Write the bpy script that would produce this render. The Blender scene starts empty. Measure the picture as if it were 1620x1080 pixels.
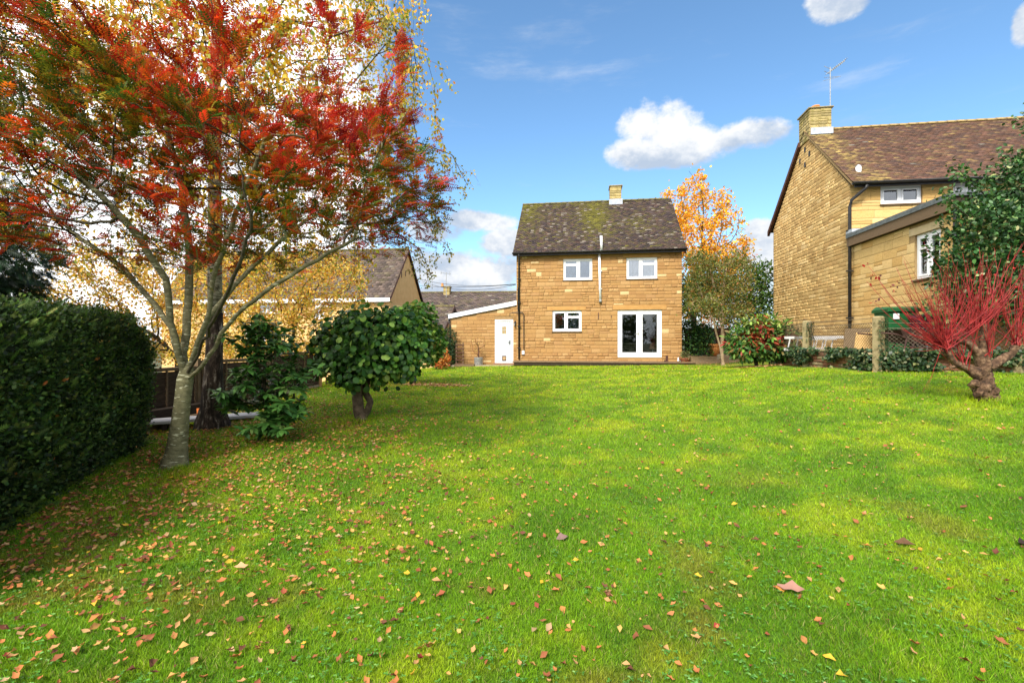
import bpy, math, random
import numpy as np
from mathutils import Vector, Matrix
R = math.radians
random.seed(7); rng = np.random.default_rng(11)
scene = bpy.context.scene
COL = scene.collection
# ------------------------------------------------------------------ camera
CAMZ = 1.5; FPX = 765.0
cd = bpy.data.cameras.new('camera'); cd.lens = 17.0; cd.sensor_width = 36.0; cd.clip_end = 3000; cd.clip_start = 0.05
cam = bpy.data.objects.new('camera', cd); cam.location = (0, 0, CAMZ); cam.rotation_euler = (R(90), 0, 0)
COL.objects.link(cam); scene.camera = cam
# ------------------------------------------------------------------ world
SUN_EL, SUN_AZ = R(43), R(204)      # azimuth clockwise from +Y
w = bpy.data.worlds.new('World'); scene.world = w; w.use_nodes = True
nt = w.node_tree; nt.nodes.clear(); N = nt.nodes; L = nt.links
def wn(t, **k):
    n = N.new(t)
    for a, b in k.items(): setattr(n, a, b)
    return n
def wm(op, a, b=None, c=None, clamp=False):
    n = N.new('ShaderNodeMath'); n.operation = op; n.use_clamp = clamp
    for i, v in enumerate((a, b, c)):
        if v is None: continue
        if isinstance(v, (int, float)): n.inputs[i].default_value = v
        else: L.new(v, n.inputs[i])
    return n.outputs[0]
def wmix(f, a, b):
    n = N.new('ShaderNodeMix'); n.data_type = 'RGBA'
    for s, v in ((n.inputs[0], f), (n.inputs[6], a), (n.inputs[7], b)):
        if isinstance(v, (int, float)): s.default_value = v
        elif isinstance(v, tuple): s.default_value = (*v, 1)
        else: L.new(v, s)
    return n.outputs[2]
sky = wn('ShaderNodeTexSky', sky_type='NISHITA', sun_disc=False, sun_elevation=SUN_EL, sun_rotation=SUN_AZ)
sky.altitude = 100; sky.air_density = 1.0; sky.dust_density = 0.4; sky.ozone_density = 1.6
tc = wn('ShaderNodeTexCoord'); D = tc.outputs['Generated']
def noise(vec, scale, det=6, rough=.55, vscale=(1, 1, 1), off=(0, 0, 0)):
    mp = wn('ShaderNodeMapping'); L.new(vec, mp.inputs[0]); mp.inputs['Scale'].default_value = vscale; mp.inputs['Location'].default_value = off
    n = wn('ShaderNodeTexNoise'); L.new(mp.outputs[0], n.inputs['Vector']); n.inputs['Scale'].default_value = scale
    n.inputs['Detail'].default_value = det; n.inputs['Roughness'].default_value = rough
    return n.outputs['Fac']
def dirpx(px, py):
    v = Vector(((px-810)/FPX, 1, (540-py)/FPX)); v.normalize(); return v
def smooth(v, a, b):
    n = wn('ShaderNodeMapRange', interpolation_type='SMOOTHSTEP'); L.new(v, n.inputs[0])
    n.inputs[1].default_value = a; n.inputs[2].default_value = b; n.inputs[3].default_value = 0; n.inputs[4].default_value = 1
    return n.outputs[0]
# separate cumulus: puffs grouped on directions of the sky, (px, py, half width, half height)
puffs = [(1020, 195, 50, 34), (1065, 200, 52, 46), (1095, 225, 70, 30), (1005, 240, 48, 26), (1150, 218, 70, 25), (1205, 212, 55, 22), (1060, 250, 80, 20),
         (1330, 8, 55, 26), (1300, 2, 35, 26), (1625, 40, 30, 36), (1560, 112, 22, 9),
         (750, 350, 75, 19), (690, 365, 60, 22), (800, 385, 45, 26), (700, 425, 90, 34), (770, 430, 80, 30), (740, 470, 120, 30),
         (1200, 365, 30, 20), (1200, 410, 70, 50), (1150, 470, 90, 40)]
n1 = noise(D, 9.0, 8, .62, (1, 1, 1.5)); n2 = noise(D, 26.0, 5, .6, (1, 1, 1.3), (3, 1, 2))
pert = wm('ADD', wm('MULTIPLY', wm('SUBTRACT', n1, .5), 2.4), wm('MULTIPLY', wm('SUBTRACT', n2, .5), 1.6))
def blob(px, py, hw, hh):
    c = dirpx(px, py)
    s = c.y / FPX
    r = Vector((c.y, -c.x, 0)).normalized(); u = r.cross(c)
    def dp(v):
        n = wn('ShaderNodeVectorMath', operation='DOT_PRODUCT'); L.new(D, n.inputs[0]); n.inputs[1].default_value = v; return n.outputs['Value']
    a = wm('MULTIPLY', dp(r), 1/(hw*s*c.y)); b = wm('MULTIPLY', dp(u), 1/(hh*s))
    q = wm('ADD', wm('MULTIPLY', a, a), wm('MULTIPLY', b, b))
    f = wm('GREATER_THAN', dp(c), 0)
    return wm('SUBTRACT', wm('MULTIPLY', f, 1.9), wm('ADD', q, wm('MULTIPLY', wm('SUBTRACT', 1, f), 9))), b
acc = None; bl = None
for p in puffs:
    v, b = blob(*p)
    v = wm('SUBTRACT', v, .75) if p[2] < 25 else v
    acc = v if acc is None else wm('SMOOTH_MAX', acc, v, .35)
cum = smooth(wm('ADD', acc, pert), .72, 1.55)
# high broken cover to the left of the view and behind it
sx = wn('ShaderNodeSeparateXYZ'); L.new(D, sx.inputs[0]); dx, dy, dz = sx.outputs
n3 = noise(D, 2.2, 8, .6, (1, 1, 2.2), (5, 2, 0))
left = smooth(wm('ADD', wm('MULTIPLY', dx, -1), wm('MULTIPLY', wm('SUBTRACT', n3, .5), .25)), .21, .33)
back = smooth(wm('ADD', wm('MULTIPLY', dy, -1), wm('MULTIPLY', wm('SUBTRACT', n3, .5), 1.4)), -.1, .5)
low = wm('MULTIPLY', smooth(wm('ADD', wm('MULTIPLY', dz, -1), wm('MULTIPLY', wm('SUBTRACT', n3, .5), .5)), -.12, -.01), .8)
wisp = wm('MULTIPLY', smooth(noise(D, 3.0, 7, .65, (1, 1, 5), (1, 7, 3)), .52, .8), .35)
cover = wm('MAXIMUM', wm('MAXIMUM', left, wm('MULTIPLY', back, .85)), wm('MAXIMUM', low, wisp))
mask = wm('MAXIMUM', cum, cover)
# cloud tone: white tops, slightly grey-blue thick bases
n4 = noise(D, 7.0, 7, .6, (1, 1, 1.6), (0, 0, .025))
_v, vb = blob(1110, 222, 150, 42)
vb = wm('MULTIPLY', wm('MULTIPLY', wm('MINIMUM', wm('MAXIMUM', vb, -1), 1), .15), smooth(_v, -4, 0))
tone = smooth(wm('ADD', wm('ADD', wm('MULTIPLY', n4, .9), wm('MULTIPLY', n2, .35)), vb), .50, .78)
ccol = wmix(tone, (1.95, 2.35, 2.95), (3.85, 3.9, 3.95))
skyc = wmix(1.0, sky.outputs[0], sky.outputs[0])
tint = wn('ShaderNodeMix', data_type='RGBA', blend_type='MULTIPLY'); tint.inputs[0].default_value = 1
L.new(sky.outputs[0], tint.inputs[6]); tint.inputs[7].default_value = (.66, .85, .92, 1)
bright = wmix(tone, (6.0, 6.2, 6.5), (9.0, 9.0, 9.0))
final = wmix(mask, tint.outputs[2], ccol)
final = wmix(wm('MAXIMUM', left, wm('MULTIPLY', back, .85)), final, bright)
bg = wn('ShaderNodeBackground'); bg.inputs[1].default_value = 0.085; L.new(final, bg.inputs[0])
out = wn('ShaderNodeOutputWorld'); L.new(bg.outputs[0], out.inputs[0])
# ------------------------------------------------------------------ sun and exposure
sd = bpy.data.lights.new('sun', 'SUN'); sd.energy = 2.25; sd.angle = R(16); sd.color = (1, .94, .84)
so = bpy.data.objects.new('sun', sd); COL.objects.link(so)
sv = Vector((math.sin(SUN_AZ)*math.cos(SUN_EL), math.cos(SUN_AZ)*math.cos(SUN_EL), math.sin(SUN_EL)))
so.rotation_euler = sv.to_track_quat('Z', 'Y').to_euler(); so.location = (20, -20, 30)
vs = scene.view_settings; vs.view_transform = 'Standard'; vs.look = 'None'; vs.gamma = 1; vs.use_curve_mapping = False
vs.exposure = 1.67
# ================================================================== helpers
def tag(o, label=None, cat=None, group=None, kind=None):
    if label: o['label'] = label
    if cat: o['category'] = cat
    if group: o['group'] = group
    if kind: o['kind'] = kind
    return o
def link(o, parent=None):
    COL.objects.link(o)
    if parent: o.parent = parent
    return o
def empty(name, loc=(0, 0, 0), rz=0, label=None, cat=None, group=None):
    o = bpy.data.objects.new(name, None); o.location = loc; o.rotation_euler = (0, 0, rz); o.empty_display_size = .2
    link(o); return tag(o, label, cat, group)
MESHES = {}
def np_mesh(name, V, F, mat, col=None, smooth=False):
    """V (n,3); F (m,k) array or list of such arrays; col (n,3) point colours"""
    V = np.asarray(V, dtype=np.float32); Fs = F if isinstance(F, list) else [F]
    Fs = [np.asarray(f, dtype=np.int32) for f in Fs if len(f)]
    me = bpy.data.meshes.new(name); me.vertices.add(len(V)); me.vertices.foreach_set('co', V.ravel())
    idx = np.concatenate([f.ravel() for f in Fs]); tot = np.concatenate([np.full(len(f), f.shape[1], np.int32) for f in Fs])
    st = np.concatenate(([0], np.cumsum(tot)[:-1])).astype(np.int32)
    me.loops.add(len(idx)); me.loops.foreach_set('vertex_index', idx)
    me.polygons.add(len(tot)); me.polygons.foreach_set('loop_start', st); me.polygons.foreach_set('loop_total', tot)
    if smooth: me.polygons.foreach_set('use_smooth', np.ones(len(tot), bool))
    me.update(calc_edges=True)
    if col is not None:
        a = me.color_attributes.new('col', 'FLOAT_COLOR', 'POINT')
        c = np.ones((len(V), 4), np.float32); c[:, :3] = col; a.data.foreach_set('color', c.ravel())
    if mat: me.materials.append(mat)
    return me
def obj(name, me, parent=None, **k):
    o = bpy.data.objects.new(name, me); link(o, parent); return tag(o, **k)
class MB:
    def __init__(s): s.v = []; s.f = []
    def add(s, vs, fs):
        n = len(s.v); s.v += [tuple(v) for v in vs]; s.f += [tuple(i+n for i in f) for f in fs]; return s
    def box(s, x0, x1, y0, y1, z0, z1):
        return s.add([(x0, y0, z0), (x1, y0, z0), (x1, y1, z0), (x0, y1, z0), (x0, y0, z1), (x1, y0, z1), (x1, y1, z1), (x0, y1, z1)],
                     [(0, 3, 2, 1), (4, 5, 6, 7), (0, 1, 5, 4), (1, 2, 6, 5), (2, 3, 7, 6), (3, 0, 4, 7)])
    def cbox(s, x0, x1, y0, y1, z0, z1, c=.004):
        """box chamfered all round the front (y0) face"""
        a = [(x0, y0+c, z0), (x1, y0+c, z0), (x1, y0+c, z1), (x0, y0+c, z1)]; b = [(x0+c, y0, z0+c), (x1-c, y0, z0+c), (x1-c, y0, z1-c), (x0+c, y0, z1-c)]
        d = [(x0, y1, z0), (x1, y1, z0), (x1, y1, z1), (x0, y1, z1)]
        fs = [(4, 5, 6, 7), (11, 10, 9, 8)]
        for i in range(4):
            j = (i+1) % 4; fs += [(i, j, j+4, i+4), (i+8, j+8, j, i)]
        return s.add(a+b+d, fs)
    def tube(s, pts, r, n=8, cap=True):
        pts = [Vector(p) for p in pts]; rs = r if isinstance(r, (list, tuple)) else [r]*len(pts); vs = []; fs = []
        for i, p in enumerate(pts):
            t = (pts[min(i+1, len(pts)-1)]-pts[max(i-1, 0)]).normalized()
            a = t.cross(Vector((0, 0, 1))) if abs(t.z) < .95 else t.cross(Vector((0, 1, 0))); a.normalize(); b = t.cross(a)
            for k in range(n):
                q = 2*math.pi*k/n; vs.append(p+(a*math.cos(q)+b*math.sin(q))*rs[i])
        for i in range(len(pts)-1):
            for k in range(n): fs.append((i*n+k, i*n+(k+1) % n, (i+1)*n+(k+1) % n, (i+1)*n+k))
        if cap: fs += [tuple(range(n))[::-1], tuple((len(pts)-1)*n+k for k in range(n))]
        return s.add(vs, fs)
    def lathe(s, prof, cx=0, cy=0, n=20):
        vs = []; fs = []
        for r, z in prof:
            for k in range(n): q = 2*math.pi*k/n; vs.append((cx+r*math.cos(q), cy+r*math.sin(q), z))
        for i in range(len(prof)-1):
            for k in range(n): fs.append((i*n+k, i*n+(k+1) % n, (i+1)*n+(k+1) % n, (i+1)*n+k))
        return s.add(vs, fs)
    def prism(s, poly, y0, y1):
        """poly in (x,z) extruded along y"""
        n = len(poly); vs = [(x, y0, z) for x, z in poly]+[(x, y1, z) for x, z in poly]
        fs = [tuple(range(n)), tuple(range(2*n-1, n-1, -1))]+[(i+n, (i+1) % n+n, (i+1) % n, i) for i in range(n)]
        return s.add(vs, fs)
    def prismx(s, poly, x0, x1):
        """poly in (y,z) extruded along x"""
        n = len(poly); vs = [(x0, y, z) for y, z in poly]+[(x1, y, z) for y, z in poly]
        fs = [tuple(range(n))[::-1], tuple(range(n, 2*n))]+[(i, (i+1) % n, (i+1) % n+n, i+n) for i in range(n)]
        return s.add(vs, fs)
    def mesh(s, name, mat, smooth=False):
        me = bpy.data.meshes.new(name); me.from_pydata(s.v, [], s.f); me.materials.append(mat)
        if smooth: me.polygons.foreach_set('use_smooth', [True]*len(me.polygons))
        me.update(); return me
    def build(s, name, mat, parent=None, smooth=False, **k): return obj(name, s.mesh(name, mat, smooth), parent, **k)
# ------------------------------------------------------------------ materials
def mat_base(name, rough=.8):
    m = bpy.data.materials.new(name); m.use_nodes = True; t = m.node_tree; b = t.nodes['Principled BSDF']; b.inputs['Roughness'].default_value = rough
    b.inputs['Specular IOR Level'].default_value = .3
    return m, t, b
def tex_noise(t, scale, det=4, vs=(1, 1, 1), rough=.55):
    tcn = t.nodes.new('ShaderNodeTexCoord'); mp = t.nodes.new('ShaderNodeMapping'); mp.inputs['Scale'].default_value = vs
    n = t.nodes.new('ShaderNodeTexNoise'); n.inputs['Scale'].default_value = scale; n.inputs['Detail'].default_value = det; n.inputs['Roughness'].default_value = rough
    t.links.new(tcn.outputs['Object'], mp.inputs[0]); t.links.new(mp.outputs[0], n.inputs['Vector']); return n.outputs['Fac']
def ramp(t, fac, stops):
    r = t.nodes.new('ShaderNodeValToRGB'); t.links.new(fac, r.inputs[0]); e = r.color_ramp.elements
    while len(e) < len(stops): e.new(.5)
    for i, (p, c) in enumerate(stops): e[i].position = p; e[i].color = (*c, 1)
    return r.outputs[0]
def bump(t, b, fac, strength=.3, dist=.01):
    n = t.nodes.new('ShaderNodeBump'); n.inputs['Strength'].default_value = strength; n.inputs['Distance'].default_value = dist
    t.links.new(fac, n.inputs['Height']); t.links.new(n.outputs[0], b.inputs['Normal'])
def mul(t, a, b, fac=1.0, mode='MULTIPLY'):
    n = t.nodes.new('ShaderNodeMix'); n.data_type = 'RGBA'; n.blend_type = mode
    if isinstance(fac, float): n.inputs[0].default_value = fac
    else: t.links.new(fac, n.inputs[0])
    for s, v in ((n.inputs[6], a), (n.inputs[7], b)):
        if isinstance(v, tuple): s.default_value = (*v, 1)
        else: t.links.new(v, s)
    return n.outputs[2]
def mat_noise(name, c1, c2, scale=8, rough=.8, bs=.3, bd=.01, vs=(1, 1, 1), c3=None, metal=0, det=5):
    m, t, b = mat_base(name, rough); f = tex_noise(t, scale, det, vs)
    st = [(.32, c1), (.68, c2)] if c3 is None else [(.3, c1), (.5, c2), (.7, c3)]
    t.links.new(ramp(t, f, st), b.inputs['Base Color']); b.inputs['Metallic'].default_value = metal
    if bs: bump(t, b, f, bs, bd)
    return m
def mat_attr(name, rough=.85, scale=20, var=.35, bs=.35, bd=.006, stain=None):
    """base colour = the piece's own colour times fine grain"""
    m, t, b = mat_base(name, rough); a = t.nodes.new('ShaderNodeAttribute'); a.attribute_name = 'col'
    f = tex_noise(t, scale, 6, rough=.65); g = ramp(t, f, [(.25, (1-var,)*3), (.75, (1+var*.6,)*3)])
    c = mul(t, a.outputs['Color'], g)
    if stain:
        f2 = tex_noise(t, stain[0], 5, stain[3] if len(stain) > 3 else (1, 1, 1)); msk = ramp(t, f2, [(stain[1], (0, 0, 0)), (stain[1]+.16, (1, 1, 1))])
        c = mul(t, c, mul(t, c, stain[2]), msk, 'MIX')
    t.links.new(c, b.inputs['Base Color']); bump(t, b, f, bs, bd); return m
def mat_leaf(name, rough=.5, trans=.35, gain=1.0, spec=.3, tg=(1.3, 1.3, .7)):
    m, t, b = mat_base(name, rough); b.inputs['Specular IOR Level'].default_value = spec
    a = t.nodes.new('ShaderNodeAttribute'); a.attribute_name = 'col'; c = mul(t, a.outputs['Color'], (gain,)*3)
    t.links.new(c, b.inputs['Base Color'])
    tr = t.nodes.new('ShaderNodeBsdfTranslucent'); t.links.new(mul(t, c, tg), tr.inputs[0])
    mx = t.nodes.new('ShaderNodeMixShader'); mx.inputs[0].default_value = trans
    t.links.new(b.outputs[0], mx.inputs[1]); t.links.new(tr.outputs[0], mx.inputs[2]); t.links.new(mx.outputs[0], t.nodes['Material Output'].inputs[0]); return m
def mat_glass(name, tint=(.8, .85, .85), ior=1.6):
    m = bpy.data.materials.new(name); m.use_nodes = True; t = m.node_tree; t.nodes.clear()
    o = t.nodes.new('ShaderNodeOutputMaterial'); mx = t.nodes.new('ShaderNodeMixShader'); tr = t.nodes.new('ShaderNodeBsdfTransparent'); tr.inputs[0].default_value = (*tint, 1)
    g = t.nodes.new('ShaderNodeBsdfGlossy'); g.inputs['Roughness'].default_value = .015; g.inputs[0].default_value = (.95, .97, 1, 1)
    fr = t.nodes.new('ShaderNodeFresnel'); fr.inputs[0].default_value = ior
    t.links.new(fr.outputs[0], mx.inputs[0]); t.links.new(tr.outputs[0], mx.inputs[1]); t.links.new(g.outputs[0], mx.inputs[2]); t.links.new(mx.outputs[0], o.inputs[0]); return m
M = dict(
    upvc=mat_noise('white_upvc', (.72, .74, .78), (.82, .83, .85), 3, .35, .05), doorpaint=mat_noise('pale_grey_paint', (.52, .56, .60), (.60, .64, .68), 6, .5, .05),
    mortar=mat_noise('mortar', (.19, .12, .05), (.30, .19, .085), 30, .95, .5, c3=(.24, .15, .065)),
    mortar_pale=mat_noise('pale_mortar', (.24, .16, .07), (.36, .25, .12), 30, .95, .5),
    stone=mat_attr('honey_stone', .9, 22, .40, .7, .014, (1.1, .60, (.72, .66, .52))),
    stone_gable=mat_attr('weathered_stone', .9, 22, .34, .6, .012, (.62, .54, (.60, .56, .48))),
    tile=mat_attr('clay_tile', .9, 30, .45, .6, .01), black=mat_noise('black_plastic', (.012, .012, .013), (.025, .024, .024), 8, .45, .1),
    glass=mat_glass('window_glass'), glass_up=mat_glass('reflective_glass', (.75, .82, .88), 2.6), lead=mat_noise('lead_flashing', (.28, .31, .36), (.42, .46, .52), 9, .6, .2),  # glass_up: ior raised to strengthen the sky reflection in the panes
    chimstone=mat_attr('chimney_stone', .95, 22, .5, .7, .014, (3.0, .5, (.55, .58, .35))),
    room=mat_noise('interior_plaster', (.16, .13, .09), (.24, .20, .14), 2, .9, .05), curtain=mat_noise('curtain', (.62, .62, .6), (.74, .74, .72), 14, .9, .2, vs=(6, 1, .3)),
    wood=mat_noise('weathered_wood', (.10, .065, .035), (.20, .14, .08), 6, .85, .5, .004, (12, 12, 1.2)), woodx=mat_noise('weathered_board', (.09, .055, .03), (.19, .13, .075), 7, .85, .5, .004, (1.2, 12, 12)),
    fenceboard=mat_noise('fence_board', (.022, .013, .008), (.085, .052, .03), 7, .85, .5, .004, (1.2, 12, 12)), darkwood=mat_noise('dark_stained_wood', (.018, .012, .008), (.05, .033, .02), 7, .8, .5, .004, (1.2, 12, 12)), brown=mat_noise('brown_board', (.05, .02, .012), (.09, .035, .02), 6, .7, .2),
    terracotta=mat_noise('terracotta', (.50, .19, .05), (.62, .27, .09), 10, .8, .2), zinc=mat_noise('galvanised', (.22, .23, .23), (.42, .43, .42), 9, .5, .2, metal=.4),
    slab=mat_noise('paving', (.20, .16, .11), (.34, .28, .20), 9, .9, .3), gravel=mat_noise('gravel', (.16, .10, .045), (.42, .30, .16), 60, .95, .9, .02),
    conc=mat_noise('mossy_concrete', (.10, .085, .035), (.30, .24, .13), 9, .95, .6, .01, c3=(.19, .17, .07)), bingreen=mat_noise('green_plastic', (.008, .075, .022), (.014, .11, .032), 5, .45, .05),
    binpurple=mat_noise('maroon_plastic', (.06, .015, .03), (.09, .025, .045), 5, .5, .05), alu=mat_noise('aluminium', (.55, .53, .52), (.72, .70, .69), 12, .4, .1, metal=.3),
    wire=mat_noise('galvanised_wire', (.08, .06, .04), (.16, .13, .09), 20, .6, .1), greybark=mat_noise('smooth_bark', (.10, .09, .05), (.23, .22, .13), 9, .85, .5, .006, (3, 3, 9)),
    soil=mat_noise('soil', (.03, .02, .012), (.09, .06, .035), 14, .95, .8, .02), cable=mat_noise('cable', (.02, .02, .02), (.04, .04, .04), 8, .6, .1),
    felt=mat_noise('felt_edge', (.07, .08, .085), (.13, .15, .155), 9, .8, .2), lamp=mat_noise('lampshade', (.50, .22, .13), (.6, .28, .17), 5, .8, .05),
    stem_red=mat_noise('red_stem', (.15, .010, .014), (.38, .030, .028), 12, .5, .1), knot=mat_noise('gnarled_bark', (.025, .015, .01), (.09, .05, .028), 16, .95, 1.0, .04, c3=(.24, .15, .09)),
    brick=mat_attr('old_brick', .95, 20, .4, .6, .01), rust=mat_noise('rusty_steel', (.04, .02, .02), (.10, .05, .04), 12, .7, .3), orange=mat_noise('orange_paint', (.65, .16, .03), (.75, .22, .05), 8, .6, .1),
)
# leaves, bark
M['leaf'] = mat_leaf('leaf'); M['leaf_glossy'] = mat_leaf('glossy_leaf', .45, .15, 1, .3); M['leaf_dry'] = mat_leaf('dry_leaf', .75, .15)
M['grass'] = mat_leaf('grass_blade', .55, .35, 1.0, .25, (1.2, 1.25, .6))
def mat_bark(name, cols, vs, scale, white=None):
    m, t, b = mat_base(name, .95); f = tex_noise(t, scale, 6, vs, .65); c = ramp(t, f, cols)
    if white:
        f2 = tex_noise(t, white[0], 3, white[1]); k = ramp(t, f2, [(white[2], (0, 0, 0)), (white[2]+.05, (1, 1, 1))]); c = mul(t, c, white[3], k, 'MIX')
    t.links.new(c, b.inputs['Base Color']); bump(t, b, f, .9, .02); return m
M['rowanbark'] = mat_bark('rowan_bark', [(.3, (.075, .07, .035)), (.7, (.20, .19, .10))], (2, 2, 4), 6, (9, (1, 1, 5), .60, (.42, .42, .28)))
M['birchbark'] = mat_bark('birch_bark', [(.42, (.018, .012, .008)), (.55, (.07, .05, .035)), (.66, (.34, .30, .24))], (2.2, 2.2, .6), 9)
M['birchtop'] = mat_bark('pale_birch_bark', [(.38, (.05, .04, .03)), (.48, (.30, .27, .20)), (.62, (.55, .50, .40))], (1.5, 1.5, 5), 5)
M['twig'] = mat_bark('twig_bark', [(.3, (.03, .025, .014)), (.7, (.09, .08, .045))], (2, 2, 2), 8)
M['palebark'] = mat_bark('pale_bark', [(.3, (.22, .15, .09)), (.7, (.42, .31, .20))], (2, 2, 1), 5)
# ------------------------------------------------------------------ noise and terrain
def vnoise(x, y, s, seed=0):
    x = np.asarray(x, float)*s+seed*17.3+1000; y = np.asarray(y, float)*s+seed*9.1+1000
    xi = np.floor(x).astype(np.int64); yi = np.floor(y).astype(np.int64); fx = x-xi; fy = y-yi; fx = fx*fx*(3-2*fx); fy = fy*fy*(3-2*fy)
    def h(a, b):
        n = (a*374761393+b*668265263+seed*974711) & 0x7fffffff; n = ((n ^ (n >> 13))*1274126177) & 0x7fffffff; return ((n ^ (n >> 16)) & 0xffff)/65535.
    return (h(xi, yi)*(1-fx)+h(xi+1, yi)*fx)*(1-fy)+(h(xi, yi+1)*(1-fx)+h(xi+1, yi+1)*fx)*fy
def fbm(x, y, s, seed=0, o=4): 
    r = 0; a = .5; t = 0
    for i in range(o): r = r+a*vnoise(x, y, s*2**i, seed+i*3); t += a; a *= .55
    return r/t
ANC = np.array([(0, 0, 0), (0, 2, 0), (2.5, 2.2, 0), (-2.5, 2.2, -.02), (0, 8, .12), (0, 14, .26), (0, 19, .36), (0, 22.3, .40), (-4.3, 4, -.03), (-5.2, 7, .05), (-3.6, 5.3, .06), (-4.7, 7.6, .12),
                (-5.3, 12.6, .28), (-6.1, 8, .02), (-2.7, 13.5, .30), (-3.1, 22.8, .30), (7.4, 20.6, .52), (9, 20, .6), (7.1, 10.5, .88), (9.7, 9.3, .92), (6.9, 7.0, .62), (7.2, 14.8, .72), (5, 4, .22), (9, 5, .7), (12, 8, .95),
                (5, 11, .55), (-9, 12, -.4), (-12, 22, -.7), (-8, 30, -.8), (0, 35, .2), (12, 30, .9), (-8, 3, -.1), (0, -8, -.2), (12, -4, .6), (-12, -6, -.3), (20, 12, 1.0), (3.5, 7, .32)], float)
def tps(r2): return np.where(r2 > 1e-12, .5*r2*np.log(np.maximum(r2, 1e-12)), 0)
_n = len(ANC); _P = np.c_[np.ones(_n), ANC[:, :2]]
_K = tps(((ANC[:, None, :2]-ANC[None, :, :2])**2).sum(-1))+np.eye(_n)*.6
_S = np.linalg.solve(np.block([[_K, _P], [_P.T, np.zeros((3, 3))]]), np.r_[ANC[:, 2], 0, 0, 0])
def gz(x, y):
    x = np.asarray(x, float); y = np.asarray(y, float); xc = np.clip(x, -16, 22); yc = np.clip(y, -10, 38); sh = xc.shape; xf = xc.ravel(); yf = yc.ravel()
    z = np.zeros(len(xf))
    for i in range(_n): z += _S[i]*tps((xf-ANC[i, 0])**2+(yf-ANC[i, 1])**2)
    z += _S[_n]+_S[_n+1]*xf+_S[_n+2]*yf
    return np.clip(z, -1, 1.3).reshape(sh)
def gz1(x, y): return float(gz(np.array([x]), np.array([y]))[0])
def gp(px, py):
    """where the line of sight through a pixel of the photograph meets the ground"""
    dx_, dz_ = (px-810)/FPX, (540-py)/FPX; Y = np.linspace(1.5, 40, 4000); d = CAMZ+dz_*Y-gz(dx_*Y, Y); i = np.argmax(d < 0)
    return dx_*Y[i], Y[i], float(CAMZ+dz_*Y[i])
def at(px, py, Y): return Vector(((px-810)/FPX*Y, Y, CAMZ+(540-py)/FPX*Y))
ROT = -R(8.3); UX = Vector((math.cos(ROT), math.sin(ROT), 0)); UY = Vector((-math.sin(ROT), math.cos(ROT), 0))
def fac(o, px, py):
    """pixel -> (s, z) on the facade plane through o (world height)"""
    r = (px-810)/FPX; s = (o[1]*r-o[0])/(UX.x-r*UX.y); Y = o[1]+s*UX.y; return s, CAMZ+(540-py)/FPX*Y
def facy(o, px, py):
    """pixel -> (t, z) on the gable plane through o"""
    r = (px-810)/FPX; t = (o[1]*r-o[0])/(UY.x-r*UY.y); Y = o[1]+t*UY.y; return t, CAMZ+(540-py)/FPX*Y
# ------------------------------------------------------------------ ground
def grid(xs, ys, zf):
    X, Y = np.meshgrid(xs, ys); Z = zf(X, Y); V = np.c_[X.ravel(), Y.ravel(), Z.ravel()]; nx = len(xs); i = np.arange(len(ys)-1)[:, None]*nx+np.arange(nx-1)[None]
    i = i.ravel(); return V, np.c_[i, i+1, i+nx+1, i+nx]
gx = np.r_[-900, -400, -150, -60, np.arange(-30, 31, 1.), 60, 150, 400, 900]; gy = np.r_[-400, -100, -40, np.arange(-16, 61, 1.), 100, 200, 500, 1500]
V, F = grid(gx, gy, lambda x, y: gz(x, y)-.08)
ground_m = mat_noise('rough_ground', (.035, .05, .015), (.08, .075, .03), 1.2, .95, .4, .03)
obj('ground', np_mesh('ground', V, F, ground_m, smooth=True), kind='structure')
def lawn_col(x, y):
    a = fbm(x*1.0, y*.75, 2.6, 1, 5); b = fbm(x, y, 1.0, 5, 4); c = vnoise(x, y, 6, 9); d = fbm(x, y, 2.2, 12, 4)
    e = fbm(x, y, 5.5, 17, 3); yel = np.clip((a*.62+b*.35+(c-.5)*.2+(e-.5)*.35-.47)*4.6, 0, 1); drk = np.clip((.52-d)*4.6+(.46-b)*2.0+(.5-e)*1.6, 0, 1)
    g = np.array((.135, .285, .007)); yl = np.array((.36, .43, .014)); dk = np.array((.06, .17, .007))
    farb = np.clip((np.asarray(y)-4)/8, 0, 1)*.30
    col = g+(yl-g)*(np.clip(yel*.62+farb, 0, 1))[..., None]; col = col+(dk-col)*(drk*.60)[..., None]; th = np.clip((fbm(x, y, 1.5, 77, 4)-.60)*7, 0, 1)*np.clip((6-np.asarray(y))/3, 0, 1)*.6; col = col+(np.array((.25, .19, .03))-col)*th[..., None]; return col
xs = np.arange(-7.2, 12.6, .13); ys = np.arange(-2, 23.2, .13)
V, F = grid(xs, ys, gz)
lm, t, b = mat_base('lawn_ground', .95); a = t.nodes.new('ShaderNodeAttribute'); a.attribute_name = 'col'; f = tex_noise(t, 45, 5)
t.links.new(mul(t, a.outputs['Color'], ramp(t, f, [(.3, (.30,)*3), (.7, (.85,)*3)])), b.inputs['Base Color']); bump(t, b, f, .8, .02)
obj('lawn', np_mesh('lawn', V, F, lm, lawn_col(V[:, 0], V[:, 1]), smooth=True), kind='structure')
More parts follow.
